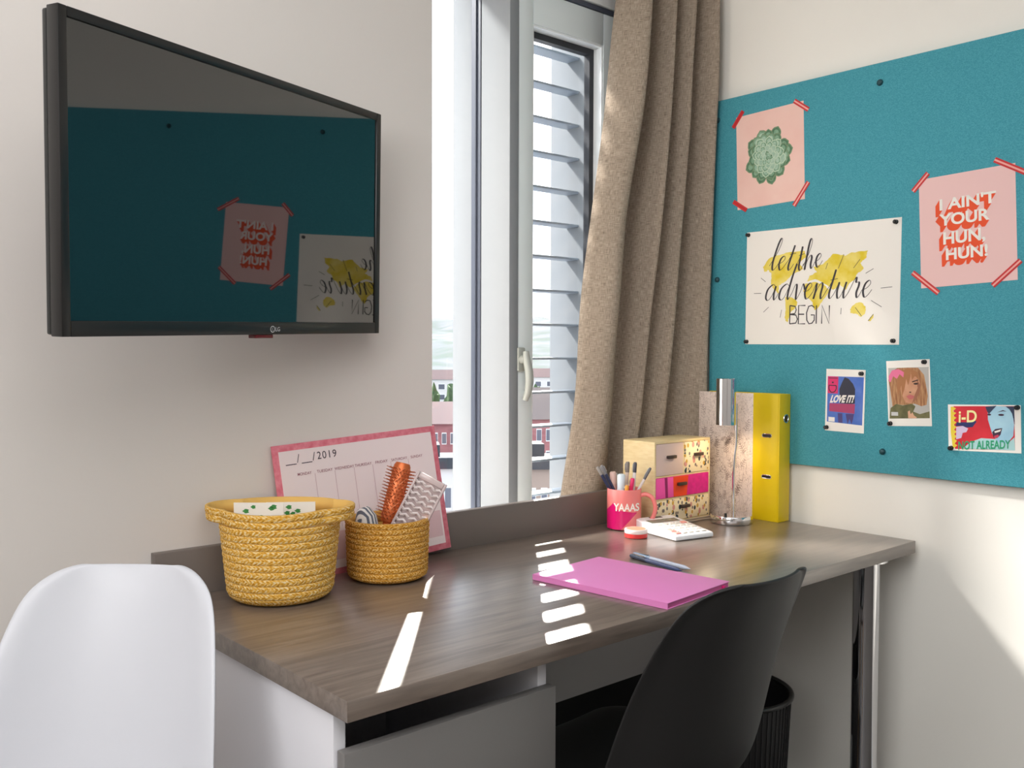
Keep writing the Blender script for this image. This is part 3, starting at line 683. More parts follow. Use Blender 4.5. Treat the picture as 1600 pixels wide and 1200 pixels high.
e[0].position = 0.36; e[0].color = lin((122, 109, 96)) + (1,); e[1].position = 0.64; e[1].color = lin((192, 176, 158)) + (1,)
nt.links.new(mu.outputs[0], rp.inputs['Fac']); nt.links.new(rp.outputs['Color'], b.inputs['Base Color'])
bp = nt.nodes.new('ShaderNodeBump'); bp.inputs['Strength'].default_value = 0.35; bp.inputs['Distance'].default_value = 0.001
nt.links.new(mu.outputs[0], bp.inputs['Height']); nt.links.new(bp.outputs['Normal'], b.inputs['Normal'])
def interp(t, xs, ys):
    for i in range(len(xs) - 1):
        if t <= xs[i + 1]:
            k = (t - xs[i]) / (xs[i + 1] - xs[i]); return ys[i] + (ys[i + 1] - ys[i]) * max(0, min(1, k))
    return ys[-1]
# one linen drop: fold lines run from (position at the rail) to (position at the hem)
FX_T = [-0.256, -0.250, -0.210, -0.185, -0.160, -0.130, -0.112, -0.075, -0.055, -0.020, -0.012]
FX_B = [-0.444, -0.438, -0.380, -0.315, -0.275, -0.235, -0.200, -0.140, -0.105, -0.030, -0.014]
FY_T = [0.065, 0.035, -0.012, 0.058, 0.080, -0.030, 0.072, -0.045, 0.058, -0.070, -0.030]
FY_B = [0.085, 0.062, 0.026, 0.055, 0.092, 0.028, 0.085, 0.026, 0.082, 0.024, 0.060]
cur = thing('curtain', 'heavy taupe linen curtain hanging in the corner beside the window', 'curtain', (-0.2, 0.03, T))
NZ, NU = 110, 20
top_z, bot_z = T + 1.412, T + 0.045
bm = NB(); uvl = bm.loops.layers.uv.new('UVMap'); grid = []
for j in range(NZ + 1):
    z = top_z + (bot_z - top_z) * j / NZ; t = j / NZ
    row = []
    P = []
    for k in range(len(FX_T)):
        tt = t ** 0.9
        fx = FX_T[k] + (FX_B[k] - FX_T[k]) * tt
        fy = FY_T[k] + (FY_B[k] - FY_T[k]) * max(0.0, min(1.0, (t - 0.25) / 0.72)) ** 1.3
        if k <= 2: fx += 0.006 * math.sin(t * 9.0); fy += 0.004 * math.sin(t * 13 + k)
        fy += 0.003 * math.sin(7 * t + 1.7 * k) * (1.0 if k < 9 else 0.0)
        if k >= len(FX_T) - 2:      # the last fold bulges over the board edge, then tucks in behind the file
            q_ = max(0.0, min(1.0, (t - 0.935) / 0.03)); y_ = min(FY_T[k], -0.046); y_ += (-0.040 - y_) * max(0.0, min(1.0, (t - 0.2) / 0.5)); fy = y_ * (1 - q_) + FY_B[k] * q_
        if t > 0.94: fy = max(fy, 0.010)
        P.append((fx, max(fy, -0.075)))
    pts = catmull(P, 8)
    s = 0.0; prev = None
    for p in pts:
        if prev is not None: s += (Vector(p) - Vector(prev)).length
        prev = p
        wr_ = 0.0015 * math.sin(22 * t + 40 * s) * (0.3 + t)
        row.append((bm.verts.new((p[0] + 0.2, p[1] - 0.03 + wr_, z - T)), s, z))
    grid.append(row)
for j in range(NZ):
    for k in range(len(grid[0]) - 1):
        a, b_, c, d = grid[j][k], grid[j][k + 1], grid[j + 1][k + 1], grid[j + 1][k]
        f_ = bm.faces.new([a[0], b_[0], c[0], d[0]])
        for lp, src in zip(f_.loops, (a, b_, c, d)): lp[uvl].uv = (src[1], src[2])
co = obj('curtain_cloth', bm, CUR, cur, angle=180)
so = co.modifiers.new('thick', 'SOLIDIFY'); so.thickness = 0.0025; so.offset = 1.0
bm = NB(); box(bm, -0.12, 0.215, 0.0, 0.022, 1.408, 1.429, 0.002); obj('curtain_rail', bm, WHITEP, cur)

# ================================================================== CHAIRS
def chair(name, label, loc, rotz, m, scale=1.0, wid=1.0):
    root = thing(name, label, 'chair', loc, (0, 0, rotz))
    # centre line of the shell: (forward, height, half width, edge lift along the surface normal)
    prof = [(0.235, 0.425, 0.150, 0.004), (0.235, 0.434, 0.175, 0.006), (0.222, 0.446, 0.195, 0.010), (0.17, 0.448, 0.212, 0.022), (0.09, 0.436, 0.220, 0.036), (0.0, 0.424, 0.224, 0.050), (-0.08, 0.424, 0.226, 0.062),
            (-0.135, 0.440, 0.227, 0.072), (-0.170, 0.475, 0.226, 0.078), (-0.190, 0.53, 0.222, 0.078), (-0.207, 0.60, 0.215, 0.074), (-0.225, 0.67, 0.205, 0.066), (-0.245, 0.735, 0.192, 0.056), (-0.262, 0.785, 0.176, 0.046),
            (-0.272, 0.812, 0.156, 0.038), (-0.280, 0.827, 0.126, 0.028), (-0.285, 0.833, 0.090, 0.016)]
    bm = NB(); nu = 16; rows = []
    for i, (f0, h0, w0, e0) in enumerate(prof):
        a = prof[max(i - 1, 0)]; c = prof[min(i + 1, len(prof) - 1)]
        tx, tz = c[0] - a[0], c[1] - a[1]; l = math.hypot(tx, tz); nx, nz = tz / l, -tx / l      # normal towards the sitter
        if i > 13: nx, nz = 1.0, 0.15
        if i < 2: nx, nz = 0.0, 1.0
        row = []
        for k in range(nu + 1):
            u = -1 + 2 * k / nu
            lift = e0 * abs(u) ** 2.4 - (0.010 if abs(u) > 0.99 else 0.0)
            row.append(bm.verts.new((u * w0 * wid * scale, (f0 + nx * lift) * scale, (h0 + nz * lift) * scale)))
        rows.append(row)
    for A_, B_ in zip(rows, rows[1:]):
        for k in range(nu): bm.faces.new([A_[k], A_[k + 1], B_[k + 1], B_[k]])
    o = obj('seat_shell', bm, m, root, angle=180)
    sd = o.modifiers.new('thick', 'SOLIDIFY'); sd.thickness = 0.006; sd.offset = 0
    ss = o.modifiers.new('smooth', 'SUBSURF'); ss.levels = 2; ss.render_levels = 2
    WD = mat('beech_leg', (190, 150, 108), 0.45)
    for sx in (-1, 1):
        for sy in (-1, 1):
            bm = NB(); tube(bm, [(sx * 0.13, sy * 0.11, 0.405 * scale), (sx * 0.205, sy * 0.20, 0.0)], [0.016, 0.011], 14); obj('leg', bm, WD, root)
    bm = NB()
    for sx in (-1, 1): tube(bm, [(sx * 0.13, -0.12, 0.402 * scale), (sx * 0.13, 0.12, 0.402 * scale)], 0.007, 8)
    for sy in (-1, 1): tube(bm, [(-0.14, sy * 0.11, 0.402 * scale), (0.14, sy * 0.11, 0.402 * scale)], 0.007, 8)
    for sy in (-1, 1):
        tube(bm, [(-0.182, sy * 0.172, 0.12), (0.145, sy * 0.13, 0.33)], 0.004, 8)
    obj('leg_brace', bm, BLACKP, root)
    return root
chair('desk_chair', 'black moulded plastic chair pushed in at the desk', (-0.895, -0.555, 0), 0.0, mat('black_shell', (34, 33, 33), 0.5), 1.0, 0.93)
chair('side_chair', 'white moulded plastic chair standing left of the desk', (-1.848, -0.498, 0), math.radians(136), mat('white_shell', (206, 207, 213), 0.38), 1.045, 0.73)

# ================================================================== WASTE BIN
bx_, by_ = -0.30, -0.33
bn = thing('waste_bin', 'round black mesh waste bin under the desk behind the black chair', 'waste bin', (bx_, by_, 0))
BM_ = bpy.data.materials.new('black_wire_mesh'); BM_.use_nodes = True; nt = BM_.node_tree; b = nt.nodes['Principled BSDF']
b.inputs['Base Color'].default_value = lin((30, 29, 30)) + (1,); b.inputs['Roughness'].default_value = 0.45
RB, HB = 0.142, 0.385
bm = NB(); lathe(bm, [(0.0, 0.004), (RB * 0.84, 0.004), (RB * 0.86, 0.012), (RB * 0.985, HB - 0.004), (RB * 0.97, HB - 0.004), (RB * 0.845, 0.014), (0.0, 0.008)], 64); obj('bin_wall', bm, BM_, bn)
bm = NB(); tube(bm, [(RB * math.cos(2 * PI * k / 64), RB * math.sin(2 * PI * k / 64), HB) for k in range(64)], 0.006, 10, closed=True); obj('bin_rim', bm, mat('bin_rim_black', (26, 26, 26), 0.3), bn)
bm = NB()
for k in range(64):
    a = 2 * PI * k / 64; tube(bm, [((RB * 0.865) * math.cos(a), (RB * 0.865) * math.sin(a), 0.01), ((RB * 0.992) * math.cos(a), (RB * 0.992) * math.sin(a), HB - 0.002)], 0.0016, 5)
obj('bin_wire', bm, BM_, bn)

# ================================================================== BASKETS
def basket_mat(name, c1, c2, c3):
    m = bpy.data.materials.new(name); m.use_nodes = True; nt = m.node_tree; b = nt.nodes['Principled BSDF']
    b.inputs['Roughness'].default_value = 0.9; b.inputs['Specular IOR Level'].default_value = 0.15
    N = nt.nodes.new; K = nt.links.new
    def mth(op, a, b_=None, c_=None):
        n = N('ShaderNodeMath'); n.operation = op
        for i, v in enumerate((a, b_, c_)):
            if v is None: continue
            if isinstance(v, (int, float)): n.inputs[i].default_value = v
            else: K(v, n.inputs[i])
        return n.outputs[0]
    u = N('ShaderNodeUVMap'); sx = N('ShaderNodeSeparateXYZ'); K(u.outputs['UV'], sx.inputs[0])
    tri = mth('ABSOLUTE', mth('SUBTRACT', mth('FRACT', mth('DIVIDE', sx.outputs['Y'], 0.011)), 0.5))
    ph = mth('ADD', mth('MULTIPLY', sx.outputs['X'], 135.0), mth('MULTIPLY', tri, 2.4))
    chev = mth('MULTIPLY_ADD', mth('SINE', mth('MULTIPLY', ph, 6.2832)), 0.5, 0.5)
    n = N('ShaderNodeTexNoise'); n.inputs['Scale'].default_value = 1.0; n.inputs['Detail'].default_value = 3
    cb = N('ShaderNodeCombineXYZ'); K(mth('MULTIPLY', ph, 1.7), cb.inputs[0]); K(mth('MULTIPLY', sx.outputs['Y'], 420.0), cb.inputs[1]); K(cb.outputs[0], n.inputs['Vector'])
    val = mth('ADD', mth('MULTIPLY_ADD', n.outputs['Fac'], 1.15, -0.13), mth('MULTIPLY', chev, 0.11))
    r = N('ShaderNodeValToRGB'); e = r.color_ramp.elements; e[0].position = 0.34; e[0].color = lin(c1) + (1,); e[1].position = 0.50; e[1].color = lin(c2) + (1,)
    x = e.new(0.66); x.color = lin(c3) + (1,)
    K(val, r.inputs['Fac']); K(r.outputs['Color'], b.inputs['Base Color'])
    bp = N('ShaderNodeBump'); bp.inputs['Strength'].default_value = 0.4; bp.inputs['Distance'].default_value = 0.001
    K(chev, bp.inputs['Height']); K(bp.outputs['Normal'], b.inputs['Normal'])
    return m
def coil_mesh(bm, path_r, coils, ch, zfun, rope=0.0055, n=220, braid=True):
    """stack of braided rope turns; path_r(level 0..1, angle) gives the radius"""
    uvl = bm.loops.layers.uv.verify()
    sec = 9; N = n; grid = []
    for c in range(coils):
        for s in range(sec):
            if c > 0 and s == 0: continue
            ph = -PI / 2 + PI * s / (sec - 1); row = []
            for k in range(N):
                a = 2 * PI * k / N; lev = (c + 0.5 + 0.5 * math.sin(ph)) / coils
                br = 0.0004 * math.sin(a * 46 + (1 if s < sec / 2 else -1) * ph * 2.2 + c * 1.3) if braid else 0
                r = path_r(lev, a) + rope * 0.40 * (math.cos(ph) - 1) * 0.9 + br * math.cos(ph)
                row.append((r * math.cos(a), r * math.sin(a), zfun(lev, a)))
            grid.append(row)
    V = [[bm.verts.new(p) for p in row] for row in grid]
    for j in range(len(V) - 1):
        for k in range(N):
            f_ = bm.faces.new([V[j][k], V[j][(k + 1) % N], V[j + 1][(k + 1) % N], V[j + 1][k]])
            for lp, (kk, jj) in zip(f_.loops, ((k, j), (k + 1, j), (k + 1, j + 1), (k, j + 1))): lp[uvl].uv = (kk / N * 0.6, jj / len(V) * coils * 0.011)
    return V
def basket(name, label, cx, cy, rb, rt, h, coils, m, ears=0.0, ear_ang=0.0, tilt=0.0):
    o = thing(name, label, 'basket', (cx, cy, T))
    def ear(a):
        d = math.cos(a - ear_ang); return ears * max(0.0, abs(d) - 0.84) / 0.16
    def pr(lev, a):
        base = rb + (rt - rb) * lev
        base -= 0.012 * max(0, 1 - lev / 0.10) ** 2
        return base
    zf = lambda lev, a: 0.002 + lev * h
    nb = coils - 2
    bm = NB(); V = coil_mesh(bm, lambda l, a: pr(l * nb / coils, a), nb, 0, lambda l, a: zf(l * nb / coils, a))
    # inside skin and base
    n = len(V[0]); inner = [[bm.verts.new((v.co.x * 0.93, v.co.y * 0.93, v.co.z)) for v in V[-1]]]
    low = [bm.verts.new((v.co.x * 0.90, v.co.y * 0.90, 0.008)) for v in V[0]]
    for k in range(n):
        bm.faces.new([V[-1][k], V[-1][(k + 1) % n], inner[0][(k + 1) % n], inner[0][k]])
        bm.faces.new([inner[0][k], inner[0][(k + 1) % n], low[(k + 1) % n], low[k]])
    bm.faces.new(low); bm.faces.new([v for v in V[0]][::-1])
    obj('basket_body', bm, m, o, angle=180)
    bm = NB()
    V = coil_mesh(bm, lambda l, a: pr((nb + l * 2) / coils, a) + ear(a), 2, 0, lambda l, a: zf((nb + 2 * l) / coils, a) + tilt * math.cos(a - ear_ang) ** 2)
    inn = [[bm.verts.new((v.co.x * (1 - 0.006 / math.hypot(v.co.x, v.co.y)), v.co.y * (1 - 0.006 / math.hypot(v.co.x, v.co.y)), v.co.z)) for v in row] for row in (V[-1], V[0])]
    for k in range(n):
        k2 = (k + 1) % n
        bm.faces.new([V[-1][k], V[-1][k2], inn[0][k2], inn[0][k]]); bm.faces.new([inn[0][k], inn[0][k2], inn[1][k2], inn[1][k]]); bm.faces.new([inn[1][k], inn[1][k2], V[0][k2], V[0][k]])
    obj('basket_rim', bm, m, o, angle=180)
    return o
YB1 = basket_mat('yellow_braid', (196, 136, 42), (230, 178, 76), (240, 218, 170))
YB2 = basket_mat('ochre_braid', (166, 108, 26), (208, 150, 56), (232, 198, 134))
EA = math.atan2(-0.661, 0.75)
basket('storage_basket', 'larger yellow braided rope basket with loop handles at the left of the desk', -1.333, -0.122, 0.0905, 0.1065, 0.157, 13, YB1, 0.024, EA, 0.004)
basket('storage_basket', 'smaller ochre rope basket holding hair brushes, right of the larger one', -1.115, -0.131, 0.0760, 0.0800, 0.113, 11, YB2)

# cards standing in the larger basket
def standing_card(name, label, x, y, rz, w, h, zb, lean):
    o = thing(name, label, 'card', (x, y, T + zb), (lean, 0, rz), group='cards in the larger basket')
    bm = NB(); box(bm, -w / 2, w / 2, -0.0008, 0.0008, 0, h); obj('card', bm, PAPER, o, smooth=False)
    bm = NB()
    for k in range(7):
        cx_ = random.uniform(-w * 0.45, w * 0.45); cz = h - random.uniform(0.004, 0.03); r = random.uniform(0.004, 0.009)
        vs_ = [bm.verts.new((cx_ + r * math.cos(t * PI / 5) * (1 if t % 2 else 0.55), -0.0011, min(h - 0.001, cz + 0.6 * r * math.sin(t * PI / 5)))) for t in range(10)]
        bm.faces.new(vs_)
    obj('leaf_print', bm, mat('card_green', (64, 140, 70), 0.6), o, smooth=False, label='green leaf print')
    return o
standing_card('greeting_card', 'white card with green print, left of two in the larger basket', -1.375, -0.128, EA, 0.085, 0.157, 0.014, 0.05)
standing_card('greeting_card', 'white card with green print, right of two in the larger basket', -1.31, -0.118, EA + 0.12, 0.085, 0.150, 0.014, 0.05)

# brushes in the smaller basket: frames given by a foot point and a tip point
def axis_mtx(p0, p1, up=(0, 0, 1)):
    z = (Vector(p1) - Vector(p0)).normalized(); y = Vector(up) - z * Vector(up).dot(z)
    if y.length < 1e-4: y = Vector((0, 1, 0))
    y.normalize(); x = y.cross(z)
    m = Matrix.Identity(4)
    for i in range(3): m[i][0] = x[i]; m[i][1] = y[i]; m[i][2] = z[i]
    m.translation = Vector(p0); return m
RT = Vector((0.75, -0.661, 0)); DP = Vector((0.661, 0.75, 0))
bc = Vector((-1.115, -0.131, T))
def bpos(r, d, z): return bc + RT * r + DP * d + Vector((0, 0, z))
COPM = mat('copper_barrel', (214, 112, 62), 0.38, 0.55); COPB = mat('copper_bristle', (176, 92, 50), 0.5)
p0 = bpos(-0.022, 0.01, 0.012); p1 = bpos(0.024, 0.050, 0.212)
br = thing('round_hair_brush', 'copper round hair brush standing in the smaller basket', 'hair brush', mtx=axis_mtx(p0, p1)); Lb = (p1 - p0).length
bm = NB(); lathe(bm, [(0.0, 0.0), (0.008, 0.003), (0.0105, 0.03), (0.011, 0.09), (0.012, 0.092), (0.0, 0.092)], 24); obj('brush_handle', bm, mat('orange_handle', (226, 112, 58), 0.35), br)
bm = NB(); lathe(bm, [(0.0, 0.092), (0.0155, 0.092), (0.0165, 0.096), (0.0165, Lb - 0.006), (0.0135, Lb), (0.010, Lb - 0.002), (0.0, Lb - 0.003)], 28); barrel = obj('barrel', bm, COPM, br)
bm = NB()
for k in range(9):
    for s in (1, -1):
        ribbon_pts = []
        for j in range(40):
            t = j / 39; a = s * (t * 5.0) + 2 * PI * k / 9; ribbon_pts.append((0.0172 * math.cos(a), 0.0172 * math.sin(a), 0.098 + t * (Lb - 0.108)))
        tube(bm, ribbon_pts, 0.0007, 4)
obj('barrel_lattice', bm, mat('copper_light', (236, 150, 104), 0.35, 0.5), barrel)
bm = NB()
for j in range(17):
    for k in range(16):
        a = 2 * PI * (k + 0.5 * (j % 2)) / 16; z = 0.098 + (Lb - 0.112) * j / 16
        u = Vector((math.cos(a), math.sin(a), 0)); r1 = 0.0295 + random.uniform(-.0015, .0015)
        tube(bm, [tuple(u * 0.0165 + Vector((0, 0, z))), tuple(u * r1 + Vector((0, 0, z + 0.002)))], [0.0011, 0.0005], 5)
bo = obj('bristles', bm, COPB, br, smooth=False); bo['kind'] = 'stuff'
CLR = mat('clear_pink_plastic', (226, 206, 204), 0.18, trans=0.25)
p0 = bpos(-0.006, -0.018, 0.012); p1 = bpos(0.086, 0.002, 0.190)
vb = thing('vent_hair_brush', 'clear pale vent hair brush leaning right in the smaller basket', 'hair brush', mtx=axis_mtx(p0, p1, tuple(-DP + Vector((0, 0, 0.3))))); Lv = (p1 - p0).length
bm = NB(); tube(bm, [(0, 0, 0), (0, 0, 0.04), (0, 0, 0.085)], [0.009, 0.010, 0.012], 14); obj('brush_handle', bm, CLR, vb)
bm = NB(); wv_ = 0.031
box(bm, -wv_, -wv_ + 0.005, -0.006, 0.002, 0.08, Lv, 0.0015); box(bm, wv_ - 0.005, wv_, -0.006, 0.002, 0.08, Lv, 0.0015); box(bm, -wv_ + 0.005, wv_ - 0.005, -0.006, 0.002, Lv - 0.012, Lv, 0.002); box(bm, -wv_ + 0.005, wv_ - 0.005, -0.006, 0.002, 0.08, 0.088, 0.002)
box(bm, -wv_ + 0.002, wv_ - 0.002, -0.0075, -0.006, 0.085, Lv - 0.004)
obj('brush_head', bm, CLR, vb)
bm = NB()
for j in range(9):
    z = 0.092 + (Lv - 0.110) * j / 8
    tube(bm, [(-wv_ + 0.004 + (2 * wv_ - 0.008) * k / 12, 0.0, z + 0.0022 * math.sin(k * 1.6)) for k in range(13)], 0.0028, 6)
obj('vent_bars', bm, mat('pale_vent_bar', (232, 220, 218), 0.2), vb)
bm = NB()
for j in range(9):
    for k in range(6):
        x = -wv_ + 0.006 + (2 * wv_ - 0.012) * k / 5; z = 0.092 + (Lv - 0.110) * j / 8
        tube(bm, [(x, 0.002, z), (x, 0.017, z + 0.001)], [0.0008, 0.0006], 5); lathe(bm, [(0, 0.0011), (0.0011, 0), (0, -0.0011)], 6, c=(x, 0.017, z + 0.001))
o_ = obj('bristles', bm, CLR, vb); o_['kind'] = 'stuff'
# rolled striped cloth
p0 = bpos(-0.022, -0.030, 0.07); p1 = bpos(-0.044, -0.020, 0.136)
cl = thing('striped_hair_wrap', 'rolled grey and white striped cloth at the left of the smaller basket', 'cloth', mtx=axis_mtx(p0, p1)); Lc = (p1 - p0).length
bm = NB(); lathe(bm, [(0.0, 0.0), (0.015, 0.002), (0.019, 0.02), (0.0195, Lc - 0.02), (0.015, Lc - 0.004), (0.010, Lc), (0.006, Lc - 0.005), (0.0, Lc - 0.008)], 30)
for v in bm.verts:
    v.co.x *= 1 + 0.10 * math.sin(v.co.z * 160); v.co.y *= 1 + 0.08 * math.cos(v.co.z * 140)
SC = bpy.data.materials.new('striped_terry'); SC.use_nodes = True; nt = SC.node_tree; b = nt.nodes['Principled BSDF']; b.inputs['Roughness'].default_value = 0.95
t_ = nt.nodes.new('ShaderNodeTexCoord'); w_ = nt.nodes.new('ShaderNodeTexWave'); w_.inputs['Scale'].default_value = 42; w_.inputs['Distortion'].default_value = 0.6; w_.bands_direction = 'X'
r_ = nt.nodes.new('ShaderNodeValToRGB'); r_.color_ramp.elements[0].position = 0.4; r_.color_ramp.elements[0].color = lin((96, 98, 110)) + (1,); r_.color_ramp.elements[1].position = 0.55; r_.color_ramp.elements[1].color = lin((222, 216, 212)) + (1,)
nt.links.new(t_.outputs['Object'], w_.inputs['Vector']); nt.links.new(w_.outputs['Fac'], r_.inputs['Fac']); nt.links.new(r_.outputs['Color'], b.inputs['Base Color'])
obj('cloth_roll', bm, SC, cl)

# ================================================================== WEEKLY PLANNER BEHIND THE BASKETS
cw, chh = 0.385, 0.262
y0c, y1c = -0.046, -0.004
dirx = Vector((1, 0.012, 0)).normalized(); diru = Vector((-0.014, y1c - y0c, 0.256)).normalized()
pm = Matrix.Identity(4); nn_ = dirx.cross(diru).normalized(); dirx = diru.cross(nn_)
for i in range(3): pm[i][0] = dirx[i]; pm[i][1] = diru[i]; pm[i][2] = nn_[i]
pm.translation = Vector((-0.893 - cw / 2, y0c, T + 0.003))
pl = thing('weekly_planner', 'pink bordered weekly planner sheet dated 2019 leaning on the wall behind the baskets', 'planner', mtx=pm)
bm = NB(); box(bm, -cw / 2, cw / 2, 0, chh, -0.003, 0, 0.0004); obj('backing', bm, mat('planner_pink', (212, 104, 122), 0.7, mottle=(70, (226, 136, 148), (1, 1, 1))), pl)
bd = 0.0125
bm = NB(); box(bm, -cw / 2 + bd, cw / 2 - bd, bd, chh - bd, 0, 0.0004); obj('page', bm, mat('planner_page', (240, 224, 224), 0.7), pl, smooth=False)
bm = NB(); box(bm, -cw / 2 + bd + 0.004, cw / 2 - bd - 0.004, bd + 0.016, bd + 0.07, 0.0004, 0.0005); obj('notes_strip', bm, mat('planner_blush', (226, 192, 196), 0.7), pl, smooth=False)
bm = NB(); inkz = 0.0007
X0 = -cw / 2 + bd
for k in range(1, 7):
    x = X0 + 0.045 + (cw - 2 * bd - 0.05) * k / 7 - 0.018; ribbon(bm, [(x, chh - 0.062), (x, 0.09)], 0.0009, inkz)
obj('column_lines', bm, mat('planner_line', (196, 160, 166), 0.7), pl, smooth=False)
bm = NB()
for k, w in enumerate(['MONDAY', 'TUESDAY', 'WEDNESDAY', 'THURSDAY', 'FRIDAY', 'SATURDAY', 'SUNDAY']):
    x = X0 + 0.045 + (cw - 2 * bd - 0.05) * (k + 0.5) / 7 - 0.018; hw_ = 0.0025 * len(w); text(bm, w, x - hw_, x + hw_, chh - 0.062, chh - 0.0565, inkz, 0.005)
obj('day_names', bm, mat('planner_ink', (150, 84, 98), 0.7), pl, smooth=False)
bm = NB()
yb = chh - 0.036
ribbon(bm, [(X0 + 0.012, yb - 0.003), (X0 + 0.035, yb - 0.003)], 0.0016, inkz); ribbon(bm, [(X0 + 0.046, yb - 0.003), (X0 + 0.069, yb - 0.003)], 0.0016, inkz)
for xx in (0.037, 0.071): ribbon(bm, [(X0 + xx, yb - 0.001), (X0 + xx + 0.005, yb + 0.015)], 0.0014, inkz)
text(bm, '2019', X0 + 0.081, X0 + 0.124, yb, yb + 0.0145, inkz, 0.0, 1.15)
obj('date_line', bm, mat('planner_dark_ink', (70, 56, 66), 0.7), pl, smooth=False)

# ================================================================== MUG AND PENS
MC = Vector((-0.4005, -0.092, T))
mug = thing('mug', 'pink two-tone mug lettered YAAAS holding pens', 'mug', tuple(MC))
RM, HM = 0.0415, 0.0985
MP = mat('mug_coral', (240, 134, 130), 0.25)
bm = NB(); lathe(bm, [(0.0, 0.001), (RM - 0.006, 0.001), (RM - 0.002, 0.002), (RM, 0.006), (RM, HM - 0.002), (RM - 0.0008, HM), (RM - 0.0028, HM - 0.0005), (RM - 0.0036, HM - 0.003), (RM - 0.0036, 0.006), (0.0, 0.006)], 72); obj('mug_body', bm, MP, mug)
fa0 = math.atan2(CAM.y - MC.y, CAM.x - MC.x)        # direction from the mug to where its front points
def onmug(px, py, off=0.0004):      # px: close-view pixel (210..612), py (440..930)
    s = max(-0.999, min(0.999, (px - 411) / 203.0)); a = fa0 + math.asin(s)
    z = HM - (py - 445 + 22 * (1 - math.sqrt(1 - s * s)) * 0) / 475.0 * HM
    r = RM + off; return (r * math.cos(a), r * math.sin(a), z)
bm = NB(); prev = None
for k in range(61):
    px = 211 + (556 - 211) * k / 60
    tp_ = interp(px, [211, 290, 330, 480, 556], [690, 590, 672, 700, 705]); bt_ = interp(px, [211, 375, 556], [905, 905, 715])
    cols = [bm.verts.new(onmug(px, tp_ + (bt_ - tp_) * j / 6)) for j in range(7)]
    if prev:
        for j in range(6): bm.faces.new([prev[j], cols[j], cols[j + 1], prev[j + 1]])
    prev = cols
obj('pink_print', bm, mat('mug_magenta', (214, 20, 108), 0.25), mug)
bm = NB()
text(bm, 'YAAAS', 0, 1, 0, 1, 0, 0.025, f=lambda x, y: onmug(288 + 296 * x, 690 - 92 * y, 0.0009)); obj('lettering', bm, PAPER, mug, smooth=False, label='white letters YAAAS')
bm = NB()
ha = math.atan2(RT.y, RT.x) - 0.25
pts = catmull([(RM - 0.002, 0, 0.082), (RM + 0.012, 0, 0.085), (RM + 0.028, 0, 0.075), (RM + 0.034, 0, 0.05), (RM + 0.026, 0, 0.026), (RM + 0.010, 0, 0.016), (RM - 0.002, 0, 0.020)], 8)
tube(bm, [(math.cos(ha) * p.x, math.sin(ha) * p.x, p.z) for p in pts], 0.0052, 12); obj('mug_handle', bm, MP, mug)
def mpos(r, d, z): return MC + RT * r + DP * d + Vector((0, 0, z))
def pen(label, top, bot, r, cb, cc, capl, kind='pen', tip=False):
    p1 = mpos(*top); p0 = mpos(*bot); Lp = (p1 - p0).length
    o = thing(kind, label, 'pen', mtx=axis_mtx(p0, p1), group='pens in the mug')
    bm = NB(); lathe(bm, [(0, 0), (r * 0.45, 0.002), (r * 0.9, 0.012), (r, 0.016), (r, Lp - capl), (0, Lp - capl)], 14); obj('barrel', bm, mat('pen_%d_%d_%d' % cb, cb, 0.3), o)
    bm = NB(); lathe(bm, [(0, Lp - capl), (r * 1.1, Lp - capl), (r * 1.08, Lp - 0.003), (r * 0.8, Lp), (0, Lp)], 14); c = obj('cap', bm, mat('pen_%d_%d_%d' % cc, cc, 0.3), o)
    bm = NB(); box(bm, -0.0013, 0.0013, r * 1.05, r * 1.5, Lp - capl * 0.8, Lp - 0.004, 0.0004); obj('clip', bm, STEEL, c)
pen('navy fineliner with grey cap, leaning furthest left in the mug', (-0.066, 0.0, 0.150), (0.012, 0.006, 0.010), 0.0040, (46, 52, 84), (150, 146, 142), 0.022)
pen('navy fineliner with grey cap, second from the left in the mug', (-0.055, 0.012, 0.152), (0.018, 0.012, 0.010), 0.0040, (52, 58, 88), (132, 130, 132), 0.024)
pen('thick pale pink highlighter in the mug', (-0.026, 0.018, 0.136), (-0.018, 0.020, 0.010), 0.0075, (222, 178, 166), (228, 190, 178), 0.03)
pen('thick pale blue highlighter at the front of the mug', (-0.008, -0.010, 0.134), (-0.012, -0.006, 0.010), 0.0085, (206, 222, 232), (218, 232, 240), 0.04)
pen('pen with flat grey cap standing at the back of the mug', (0.011, 0.024, 0.160), (0.004, 0.022, 0.010), 0.0048, (220, 204, 190), (128, 120, 114), 0.026)
pen('white pen with dark cap standing upright in the mug', (0.028, 0.012, 0.160), (0.018, 0.008, 0.010), 0.0042, (232, 226, 226), (72, 72, 84), 0.025)
pen('bright pink pen in the middle of the mug', (0.019, -0.010, 0.124), (0.004, -0.014, 0.010), 0.0048, (226, 40, 100), (230, 46, 110), 0.02)
pen('orange pen just showing above the mug rim', (0.004, -0.020, 0.108), (0.0, -0.018, 0.010), 0.0045, (236, 160, 50), (240, 170, 60), 0.02)
pen('slim white pen with grey tip leaning right out of the mug', (0.064, 0.0, 0.148), (-0.012, 0.0, 0.010), 0.0032, (232, 224, 220), (96, 96, 100), 0.032)

